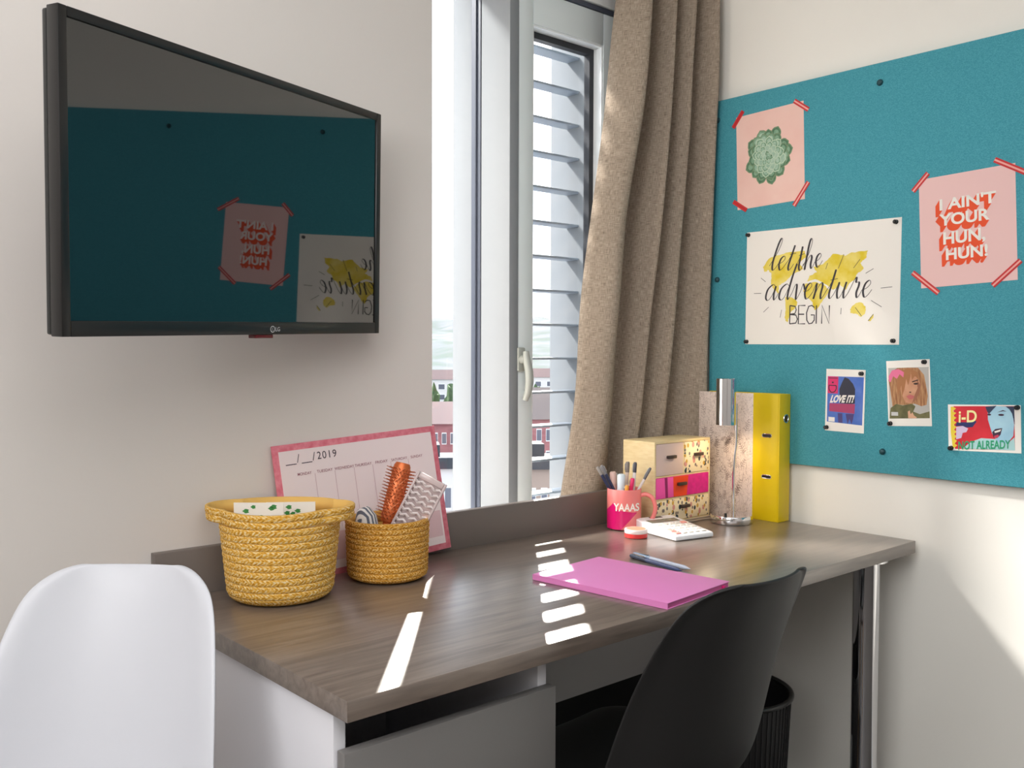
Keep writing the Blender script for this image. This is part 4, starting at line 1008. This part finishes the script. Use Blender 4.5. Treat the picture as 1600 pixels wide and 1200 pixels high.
# ================================================================== MINI DRAWERS
dx0, dx1, dy0, dy1, dh = -0.327, -0.104, -0.125, -0.022, 0.2075
dr = thing('mini_drawers', 'small pale wooden box of four drawers behind the mug', 'drawer unit', (dx0, dy0, T))
PINE = mat('pale_birch', (232, 212, 166), 0.55, mottle=(9, (222, 198, 148), (3, 3, 14)))
w, dd = dx1 - dx0, dy1 - dy0
bm = NB(); th_ = 0.0055
box(bm, 0, th_, 0, dd, 0, dh, 0.0008); box(bm, w - th_, w, 0, dd, 0, dh, 0.0008); box(bm, th_, w - th_, 0, dd, 0, th_, 0.0006); box(bm, th_, w - th_, 0, dd, dh - th_, dh, 0.0006); box(bm, th_, w - th_, dd - 0.004, dd, th_, dh - th_)
rz = [th_, 0.0625, 0.1195, dh - th_]
for z in rz[1:3]: box(bm, th_, w - th_, 0.0005, dd - 0.004, z - 0.002, z + 0.002)
box(bm, w * 0.51 - 0.002, w * 0.51 + 0.002, 0.0005, dd - 0.004, rz[2] + 0.002, dh - th_)
obj('carcass', bm, PINE, dr)
def floral(name, base):
    m = bpy.data.materials.new(name); m.use_nodes = True; nt = m.node_tree; b = nt.nodes['Principled BSDF']; b.inputs['Roughness'].default_value = 0.5
    t_ = nt.nodes.new('ShaderNodeTexCoord'); c = None
    prevc = None
    for (sc, thr, col, off) in ((62, 0.30, (46, 62, 70), 0), (48, 0.26, (214, 150, 140), 3.1), (80, 0.27, (120, 110, 108), 7.7), (58, 0.24, (206, 160, 62), 12.3)):
        mp = nt.nodes.new('ShaderNodeMapping'); mp.inputs['Location'].default_value = (off, off, off); mp.inputs['Scale'].default_value = (1.0, 0.05, 0.75)
        mp.inputs['Rotation'].default_value = (0, off * 0.4 + 0.5, 0)
        v = nt.nodes.new('ShaderNodeTexVoronoi'); v.inputs['Scale'].default_value = sc; v.inputs['Randomness'].default_value = 1.0
        nt.links.new(t_.outputs['Object'], mp.inputs['Vector']); nt.links.new(mp.outputs['Vector'], v.inputs['Vector'])
        lt = nt.nodes.new('ShaderNodeMath'); lt.operation = 'LESS_THAN'; lt.inputs[1].default_value = thr; nt.links.new(v.outputs['Distance'], lt.inputs[0])
        mx = nt.nodes.new('ShaderNodeMix'); mx.data_type = 'RGBA'; nt.links.new(lt.outputs[0], mx.inputs['Factor'])
        if prevc is None: mx.inputs['A'].default_value = lin(base) + (1,)
        else: nt.links.new(prevc, mx.inputs['A'])
        mx.inputs['B'].default_value = lin(col) + (1,); prevc = mx.outputs['Result']
    nt.links.new(prevc, b.inputs['Base Color']); return m
FLO = floral('floral_print', (244, 226, 190))
HND = mat('dark_bronze_handle', (58, 44, 40), 0.35)
def drawer(x0, x1, z0, z1, m, hx, label):
    bm = NB(); box(bm, x0, x1, -0.001, 0.006, z0, z1, 0.0006); box(bm, x0 + 0.002, x1 - 0.002, 0.006, dd - 0.01, z0 + 0.001, z1 - 0.006)
    d = obj('drawer', bm, m, dr, label=label)
    bm = NB(); zc = (z0 + z1) / 2 + 0.006; box(bm, hx - 0.0165, hx + 0.0165, -0.009, -0.001, zc - 0.004, zc + 0.004, 0.0015); obj('drawer_handle', bm, HND, d)
e_ = 0.0008
drawer(th_ + e_, w * 0.51 - 0.002 - e_, rz[2] + 0.002 + e_, dh - th_ - e_, mat('drawer_blush', (216, 192, 186), 0.55), w * 0.27, 'plain blush drawer')
drawer(w * 0.51 + 0.002 + e_, w - th_ - e_, rz[2] + 0.002 + e_, dh - th_ - e_, FLO, w * 0.76, 'floral top drawer')
STR = [mat('drawer_pink', (240, 84, 168), 0.5), mat('drawer_plum', (140, 18, 92), 0.5), mat('drawer_orange', (232, 66, 22), 0.5), mat('drawer_magenta', (222, 20, 140), 0.5, mottle=(80, (206, 16, 128), (1, 1, 1)))]
drawer(th_ + e_, w - th_ - e_, rz[1] + 0.002 + e_, rz[2] - 0.002 - e_, STR[0], w * 0.46, 'pink and orange striped drawer')
sd_ = [c for c in dr.children if c.name.startswith('drawer')][-1]
z0, z1 = rz[1] + 0.003, rz[2] - 0.003
for (xa, xb, xc, xd), m in [((0.150, 0.200, 0.170, 0.215), STR[1]), ((0.31, 0.60, 0.32, 0.57), STR[2]), ((0.60, 0.995, 0.57, 0.995), STR[3])]:
    bm = NB(); q = []
    u = lambda t: th_ + e_ + (w - 2 * th_ - 2 * e_) * t
    prism(bm, [(u(xc), z0), (u(xd), z0), (u(xb), z1), (u(xa), z1)], 0.0010, 0.0013, mtx=Matrix(((1, 0, 0, 0), (0, 0, -1, 0), (0, 1, 0, 0), (0, 0, 0, 1))))
    obj('colour_stripe', bm, m, sd_, smooth=False)
drawer(th_ + e_, w - th_ - e_, th_ + e_, rz[1] - 0.002 - e_, FLO, w * 0.52, 'floral bottom drawer')

# ================================================================== LEVER ARCH FILE
fx0, fx1, fy0, fy1, fh = -0.050, -0.0015, -0.297, -0.047, 0.324
bi = thing('lever_arch_file', 'yellow lever arch file with botanical patterned cover leaning at the pin board', 'binder', (fx0, fy0, T))
YF_ = mat('file_yellow', (228, 198, 8), 0.4)
wd, ln = fx1 - fx0, fy1 - fy0
BOT = bpy.data.materials.new('botanical_print'); BOT.use_nodes = True; nt = BOT.node_tree; b = nt.nodes['Principled BSDF']; b.inputs['Roughness'].default_value = 0.6
t_ = nt.nodes.new('ShaderNodeTexCoord')
def linework(sc, stretch, rot, lo, hi, dist):
    mp = nt.nodes.new('ShaderNodeMapping'); mp.inputs['Scale'].default_value = stretch; mp.inputs['Rotation'].default_value = rot
    n = nt.nodes.new('ShaderNodeTexNoise'); n.inputs['Scale'].default_value = sc; n.inputs['Detail'].default_value = 2.5; n.inputs['Distortion'].default_value = dist
    nt.links.new(t_.outputs['Object'], mp.inputs['Vector']); nt.links.new(mp.outputs['Vector'], n.inputs['Vector'])
    s = nt.nodes.new('ShaderNodeMath'); s.operation = 'SUBTRACT'; s.inputs[1].default_value = 0.5; nt.links.new(n.outputs['Fac'], s.inputs[0])
    a = nt.nodes.new('ShaderNodeMath'); a.operation = 'ABSOLUTE'; nt.links.new(s.outputs[0], a.inputs[0])
    mr = nt.nodes.new('ShaderNodeMapRange'); mr.inputs['From Min'].default_value = lo; mr.inputs['From Max'].default_value = hi; nt.links.new(a.outputs[0], mr.inputs['Value'])
    return mr.outputs['Result']
l1 = linework(75, (1, 1, 1), (0, 0, 0), 0.004, 0.022, 2.5); l2 = linework(48, (1, 1.6, 0.7), (0.6, 0, 0), 0.002, 0.018, 1.0)
mn = nt.nodes.new('ShaderNodeMath'); mn.operation = 'MINIMUM'; nt.links.new(l1, mn.inputs[0]); nt.links.new(l2, mn.inputs[1])
rp = nt.nodes.new('ShaderNodeValToRGB'); rp.color_ramp.elements[0].color = lin((176, 156, 146)) + (1,); rp.color_ramp.elements[1].color = lin((230, 214, 204)) + (1,)
nt.links.new(mn.outputs[0], rp.inputs['Fac']); nt.links.new(rp.outputs['Color'], b.inputs['Base Color'])
ys = 0.078
bm = NB(); box(bm, 0, 0.003, ys, ln, 0.0, fh, 0.0006); obj('front_cover', bm, BOT, bi, label='cover with fine brown botanical drawing')
bm = NB(); box(bm, 0, 0.003, 0.004, ys, 0.0, fh, 0.0006); box(bm, 0, wd, 0, 0.004, 0.0, fh, 0.001); box(bm, wd - 0.003, wd, 0.004, ln, 0.0, fh, 0.0006); obj('yellow_spine', bm, YF_, bi)
bm = NB(); box(bm, 0.004, wd - 0.006, 0.03, ln - 0.01, 0.006, fh - 0.02); obj('paper_block', bm, PAPER, bi, smooth=False)
# leaf sprigs printed on the cover
bm = NB()
def sprig(y, z, ang, ln_, nl):
    d = Vector((math.cos(ang), math.sin(ang))); nrm = Vector((-d.y, d.x)); p = Vector((y, z))
    def q(v): return (-0.0002, v.x, v.y)
    def strip(a, b_, w0):
        t = (b_ - a).normalized(); n_ = Vector((-t.y, t.x)) * w0 / 2; bm.faces.new([bm.verts.new(q(a + n_)), bm.verts.new(q(a - n_)), bm.verts.new(q(b_ - n_)), bm.verts.new(q(b_ + n_))])
    strip(p, p + d * ln_, 0.0007)
    for k in range(nl):
        c = p + d * (ln_ * (k + 1) / (nl + 0.5))
        for s in (-1, 1):
            e1 = c + (d * 0.6 + nrm * s).normalized() * ln_ * 0.30 * (1 - 0.5 * k / nl); strip(c, e1, 0.0012)
for k in range(46):
    sprig(random.uniform(ys + 0.012, ln - 0.015), random.uniform(0.01, fh - 0.045), random.uniform(0.4, 2.6), random.uniform(0.018, 0.034), random.randint(3, 6))
for v in bm.verts:
    v.co.y = max(ys + 0.001, min(ln - 0.001, v.co.y)); v.co.z = max(0.002, min(fh - 0.002, v.co.z))
obj('sprig_print', bm, mat('sprig_ink', (150, 128, 120), 0.6), bi, smooth=False)
for z in (0.113, 0.218):
    bm = NB(); pts = [(-0.0006, 0.024 + 0.0125 + 0.0125 * math.cos(2 * PI * k / 24) * (1 if True else 1), z + 0.0042 * math.sin(2 * PI * k / 24)) for k in range(24)]
    pts = [(-0.0006, 0.036 + (0.0095 if math.cos(2 * PI * k / 24) > 0 else -0.0095) + 0.0042 * math.cos(2 * PI * k / 24), z + 0.0042 * math.sin(2 * PI * k / 24)) for k in range(24)]
    tube(bm, pts, 0.0010, 8, closed=True); ey = obj('ring_eyelet', bm, CHROME, bi)
    bm = NB(); bm.faces.new([bm.verts.new((-0.0003, p[1], p[2])) for p in pts]); obj('eyelet_slot', bm, BLACKP, ey, smooth=False)
bm = NB(); zf = 0.262; xc = wd / 2 + 0.004
tube(bm, [(xc + 0.010 * math.cos(2 * PI * k / 32), -0.0006, zf + 0.010 * math.sin(2 * PI * k / 32)) for k in range(32)], 0.0016, 8, closed=True); fh_ = obj('finger_ring', bm, CHROME, bi)
bm = NB(); bm.faces.new([bm.verts.new((xc + 0.0095 * math.cos(2 * PI * k / 32), -0.0003, zf + 0.0095 * math.sin(2 * PI * k / 32))) for k in range(32)]); obj('finger_hole', bm, mat('finger_hole_dark', (60, 50, 20), 0.6), fh_, smooth=False)

# ================================================================== DESK LAMP
LC = (-0.134, -0.216)
la = thing('desk_lamp', 'slim chrome desk lamp lit, in front of the patterned file', 'lamp', (LC[0], LC[1], T))
bm = NB(); lathe(bm, [(0, 0.0005), (0.0515, 0.0005), (0.0525, 0.002), (0.0525, 0.019), (0.0515, 0.0205), (0, 0.0205)], 64); obj('lamp_base', bm, CHROME, la)
bm = NB(); s1 = RT * 0.004
pts = catmull([(s1.x, s1.y, 0.020), (s1.x, s1.y, 0.06), (s1.x, s1.y, 0.13), (s1.x + RT.x * 0.002, s1.y + RT.y * 0.002, 0.17), (s1.x + RT.x * 0.005, s1.y + RT.y * 0.005, 0.20), (s1.x + RT.x * 0.005, s1.y + RT.y * 0.005, 0.25), (s1.x + RT.x * 0.005, s1.y + RT.y * 0.005, 0.30)], 8)
tube(bm, pts, 0.0038, 14); obj('stem', bm, CHROME, la)
hc = RT * (-0.0185) + DP * (-0.006)
bm = NB(); RH = 0.0245; zh0, zh1 = 0.2475, 0.3640
lathe(bm, [(RH - 0.002, zh0), (RH, zh0), (RH, zh1 - 0.001), (RH - 0.001, zh1), (0.0, zh1), (0.0, zh1 - 0.002), (RH - 0.002, zh1 - 0.002), (RH - 0.002, zh0)], 56, c=(hc.x, hc.y, 0)); obj('lamp_shade', bm, CHROME, la)
bm = NB(); lathe(bm, [(0, 0.262), (0.010, 0.264), (0.015, 0.275), (0.012, 0.292), (0.007, 0.30), (0, 0.30)], 24, c=(hc.x, hc.y, 0)); obj('bulb', bm, mat('warm_bulb', (255, 220, 160), 0.4, emit=(255, 200, 120), emit_s=6.0), la)
bm = NB(); sw = RT * -0.022 + DP * -0.030; lathe(bm, [(0.0, 0.0285), (0.003, 0.028), (0.0035, 0.0205), (0.0, 0.0205)], 12, c=(sw.x, sw.y, 0)); obj('switch', bm, BLACKP, la)
lamp('desk_lamp_light', 'SPOT', 0.8, (1.0, 0.78, 0.5), (LC[0] + hc.x, LC[1] + hc.y, T + 0.2475), (0, 0, -1), spot_size=math.radians(168), spot_blend=0.8, shadow_soft_size=0.012)
bm = NB()
tube(bm, catmull([(-0.10, -0.175, T + 0.0035), (-0.155, -0.150, T + 0.0025), (-0.20, -0.15, T + 0.0025), (-0.235, -0.142, T + 0.0025), (-0.21, -0.131, T + 0.0025), (-0.15, -0.133, T + 0.0025), (-0.095, -0.128, T + 0.0025), (-0.075, -0.08, T + 0.0025), (-0.075, -0.03, T + 0.0025)], 8), 0.0022, 8)
o_ = obj('lamp_cable', bm, mat('clear_cable', (150, 138, 126), 0.3)); prop(o_, 'thin grey cable lying behind the chrome desk lamp', 'cable')

# ================================================================== CALCULATOR
a = Vector((-0.444, -0.274)); bq = Vector((-0.328, -0.296)); fl = Vector((-0.380, -0.128))
cen = (a + bq) / 2 + Vector((0.008, -0.004)); ang = math.atan2((bq - a).y, (bq - a).x)
ca = thing('calculator', 'white desk calculator with grey display beside the mug', 'calculator', (cen.x, cen.y, T), (0, 0, ang - 0.02))
cwid, clen = 0.112, 0.158
bm = NB()
prof = [(0.0, 0.001), (clen, 0.001), (clen, 0.026), (clen - 0.004, 0.029), (0.004, 0.0125), (0.0, 0.010)]
prism(bm, prof, -cwid / 2, cwid / 2, mtx=Matrix(((0, 0, 1, 0), (1, 0, 0, 0), (0, 1, 0, 0), (0, 0, 0, 1))))
bmesh.ops.bevel(bm, geom=bm.edges[:], offset=0.0022, segments=2, affect='EDGES', profile=0.5)
obj('body', bm, WHITEPL, ca)
sl = (0.029 - 0.0125) / (clen - 0.008); CMt = Matrix.Translation((0, 0.004, 0.0125)) @ Matrix.Rotation(math.atan(sl), 4, 'X')
def cbox(name, x0, x1, y0, y1, h, m, bev=0.0008, lab=None):
    bm = NB(); box(bm, x0, x1, y0, y1, -0.001, h, bev, mtx=CMt); return obj(name, bm, m, ca, label=lab)
cbox('display', -0.043, 0.043, 0.100, 0.124, 0.0006, mat('lcd_grey', (126, 128, 112), 0.2), 0.0003, 'grey display')
cbox('solar_cell', -0.018, 0.018, 0.136, 0.147, 0.0006, mat('solar_dark', (62, 48, 48), 0.25), 0.0003, 'dark solar strip')
KW = mat('key_white', (232, 226, 218), 0.4); KP = mat('key_pink', (236, 160, 150), 0.4)
for r in range(5):
    for c in range(5):
        x = -0.044 + 0.0185 * c; y = 0.008 + 0.0172 * r
        cbox('key', x, x + 0.0145, y, y + 0.0120, 0.0028, KP if (c == 0 and r < 2) or (r == 4 and c == 4) else KW, 0.001, 'pink key' if (c == 0 and r < 2) or (r == 4 and c == 4) else None)

# ================================================================== TIN, NOTEBOOK, LOOSE PENS
tn = thing('balm_tin', 'small round red tin with a white lid next to the calculator', 'tin', (-0.462, -0.184, T))
bm = NB(); lathe(bm, [(0, 0.0005), (0.0255, 0.0005), (0.0265, 0.0015), (0.0265, 0.0105), (0, 0.0105)], 48); obj('tin_base', bm, mat('tin_red', (222, 60, 58), 0.3), tn)
bm = NB(); lathe(bm, [(0, 0.0106), (0.0262, 0.0106), (0.0266, 0.0112), (0.0266, 0.0190), (0.0258, 0.0200), (0, 0.0202)], 48); ld = obj('tin_lid', bm, mat('tin_white', (240, 226, 222), 0.35), tn)
bm = NB(); lathe(bm, [(0, 0.02045), (0.0225, 0.0204), (0.0225, 0.0201)], 40); obj('lid_print', bm, mat('lid_coral', (244, 150, 120), 0.4), ld)
nb = thing('notebook', 'thin pink softcover notebook lying on the desk', 'notebook', (-0.803, -0.466, T), (0, 0, math.radians(6.0)))
nw, nl = 0.205, 0.300
PNK = mat('notebook_pink', (238, 142, 206), 0.55)
bm = NB(); box(bm, -nw / 2, nw / 2, -nl / 2, nl / 2, 0.0102, 0.0115, 0.0004); box(bm, -nw / 2, nw / 2, -nl / 2, nl / 2, 0.0005, 0.0015, 0.0004); box(bm, -nw / 2, -nw / 2 + 0.0015, -nl / 2, nl / 2, 0.0015, 0.0102); obj('cover', bm, PNK, nb)
bm = NB(); box(bm, -nw / 2 + 0.0015, nw / 2 - 0.002, -nl / 2 + 0.002, nl / 2 - 0.002, 0.0015, 0.0102); obj('pages', bm, mat('pink_page_edge', (206, 96, 156), 0.7), nb, smooth=False)
bm = NB(); box(bm, nw / 2 - 0.026, nw / 2 - 0.020, -nl / 2 - 0.004, -nl / 2 + 0.002, 0.003, 0.008, 0.001); obj('ribbon_marker', bm, mat('marker_magenta', (206, 20, 110), 0.6), nb)
def desk_pen(label, p, q, r, cb, cc):
    P0 = Vector((p[0], p[1], T + r * 1.12)); P1 = Vector((q[0], q[1], T + r * 1.12)); Lp = (P1 - P0).length
    o = thing('pen', label, 'pen', mtx=axis_mtx(P0, P1), group='pens lying beside the notebook')
    bm = NB(); lathe(bm, [(0, 0), (0.0007, 0.0005), (r * 0.9, 0.014), (r, 0.018), (r, Lp - 0.05), (0, Lp - 0.05)], 16); obj('barrel', bm, mat('pen_%d_%d_%d' % cb, cb, 0.25), o)
    bm = NB(); lathe(bm, [(0, Lp - 0.05), (r * 1.1, Lp - 0.05), (r * 1.1, Lp - 0.003), (r * 0.9, Lp), (0, Lp)], 16); c = obj('cap', bm, mat('pen_%d_%d_%d' % cc, cc, 0.25), o)
    bm = NB(); box(bm, -0.0015, 0.0015, r * 1.0, r * 1.5, Lp - 0.044, Lp - 0.006, 0.0004); obj('clip', bm, STEEL, c)
desk_pen('slim pale blue pen lying on the desk behind the notebook', (-0.640, -0.480), (-0.622, -0.318), 0.0045, (196, 204, 220), (150, 170, 196))
desk_pen('slim navy pen lying between the notebook and the pale blue pen', (-0.664, -0.478), (-0.636, -0.322), 0.0042, (70, 84, 124), (56, 62, 84))

# ================================================================== OUTSIDE
GZ = CAM.z - 27.0
def opos(px, depth, z=None):
    d = Fv + Rv * ((px - 800) / 1468.09); p = CAM + d * depth; return Vector((p.x, p.y, GZ if z is None else z))
GRND = mat('town_ground', (52, 54, 54), 0.9, spec=0.1, mottle=(0.05, (72, 72, 70), (1, 1, 1)))
bm = NB(); c = opos(770, 400); box(bm, c.x - 900, c.x + 900, 20, c.y + 900, GZ - 2, GZ); struct('ground_outside', bm, GRND, smooth=False)
# hillside
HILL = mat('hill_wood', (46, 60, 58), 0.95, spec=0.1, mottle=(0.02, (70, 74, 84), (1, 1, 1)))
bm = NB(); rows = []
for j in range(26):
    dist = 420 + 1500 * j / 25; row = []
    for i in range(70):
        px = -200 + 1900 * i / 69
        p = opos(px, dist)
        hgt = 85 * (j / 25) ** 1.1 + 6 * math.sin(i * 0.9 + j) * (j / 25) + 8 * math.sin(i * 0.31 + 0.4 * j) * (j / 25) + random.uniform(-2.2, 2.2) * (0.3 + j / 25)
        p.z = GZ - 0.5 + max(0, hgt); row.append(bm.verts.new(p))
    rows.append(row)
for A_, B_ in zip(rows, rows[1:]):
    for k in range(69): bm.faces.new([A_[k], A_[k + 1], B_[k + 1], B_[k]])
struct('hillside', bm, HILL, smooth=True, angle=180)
BRK = mat('pink_brick', (168, 112, 116), 0.9, mottle=(0.6, (150, 98, 102), (1, 1, 3))); ROOFM = mat('pale_roof', (74, 56, 62), 0.8, spec=0.1); PALE = mat('pale_render', (214, 212, 212), 0.8); WINM = mat('window_dark', (92, 96, 112), 0.2)
def building(name, label, px, depth, wpx, top_py, m, roofm, dep, nwin, rows_, gable=0.0, para=0.0):
    s = depth / 1468.09; c = opos(px, depth); hgt = 27.0 - (top_py - 552) * s
    m4 = Matrix.Translation((c.x, c.y, GZ)) @ Matrix.Rotation(math.atan2(Rv.y, Rv.x) + 0.12, 4, 'Z')
    o = thing(name, label, 'building', mtx=m4); w = wpx * s
    bm = NB(); box(bm, -w / 2, w / 2, 0, dep, 0, hgt); obj('wall', bm, m, o, smooth=False)
    bm = NB()
    if gable: prism(bm, [(0 - 0.4, hgt), (dep / 2, hgt + gable), (dep + 0.4, hgt)], -w / 2 - 0.4, w / 2 + 0.4, mtx=Matrix(((0, 0, 1, 0), (1, 0, 0, 0), (0, 1, 0, 0), (0, 0, 0, 1))))
    else:
        box(bm, -w / 2 - 0.3, w / 2 + 0.3, -0.3, 0.3, hgt, hgt + 0.9); box(bm, -w / 2, w / 2, 0.3, dep, hgt, hgt + 0.2); box(bm, -w / 4, 0, dep * 0.3, dep * 0.6, hgt + 0.2, hgt + 1.6)
    obj('roof', bm, roofm, o, smooth=False)
    for r in range(rows_):
        for k in range(nwin):
            x = -w / 2 + w * (k + 0.5) / nwin; z = hgt - 1.6 - r * 3.3 - 1.7; ww = w / nwin * 0.28
            if z < 0.4: continue
            bm = NB(); box(bm, x - ww, x + ww, -0.05, 0.02, z, z + 1.9); f_ = obj('window', bm, WHITEP, o, smooth=False)
            bm = NB(); box(bm, x - ww * 0.85, x + ww * 0.85, -0.08, -0.05, z + 0.15, z + 1.75); obj('pane', bm, WINM, f_, smooth=False)
building('brick_block', 'long pink brick block with pitched roof beyond the left window light', 660, 150, 190, 668, BRK, ROOFM, 14, 14, 3, gable=3.2)
building('brick_block', 'pink brick block with pale roof edge seen through the louvred sash', 850, 140, 120, 660, BRK, mat('slate_roof', (70, 64, 68), 0.8, spec=0.1), 14, 8, 3, gable=4.5)
building('flat_roofed_block', 'low pale flat roofed block nearest below the left window light', 690, 75, 120, 738, PALE, mat('flat_roof_grey', (60, 66, 74), 0.8, spec=0.1), 10, 6, 3)
building('flat_roofed_block', 'low brown flat roofed block nearest below the louvred sash', 860, 70, 110, 738, mat('brown_render', (156, 138, 128), 0.8), mat('flat_roof_pale', (74, 74, 78), 0.8, spec=0.1), 9, 6, 3)
building('terrace_house', 'white terrace house in front of the trees', 700, 300, 120, 598, PALE, ROOFM, 10, 6, 2, gable=3.0)
building('terrace_house', 'white terrace house far beyond the louvred sash', 850, 330, 110, 594, PALE, ROOFM, 10, 6, 2, gable=3.0)
TREE = mat('tree_leaf', (52, 76, 48), 0.9, mottle=(0.8, (78, 100, 64), (1, 1, 1))); BARK = mat('bark', (90, 74, 62), 0.9)
for k in range(8):
    px = [652, 678, 704, 730, 812, 838, 864, 890][k]; depth = 236 + (k * 37 % 23)
    c = opos(px, depth); s = depth / 1468.09; hgt = 27.0 - (606 + (k * 13 % 12) - 552) * s
    o = thing('tree', 'leafy green tree in the row beyond the roofs outside', 'tree', tuple(c), group='trees beyond the roofs outside')
    bm = NB(); cyl(bm, (0, 0, 0), (0, 0, hgt * 0.5), 0.35, 0.25, 8); obj('trunk', bm, BARK, o)
    bm = NB(); bmesh.ops.create_icosphere(bm, subdivisions=3, radius=1.0)
    for v in bm.verts:
        f_ = 1 + 0.18 * math.sin(7 * v.co.x + k) * math.cos(6 * v.co.y - k) + 0.12 * math.sin(11 * v.co.z + 2 * k) + random.uniform(-0.06, 0.06)
        v.co = Vector((v.co.x * 1.75 * f_, v.co.y * 1.75 * f_, hgt * 0.62 + v.co.z * hgt * 0.36 * f_))
    obj('crown', bm, TREE, o)
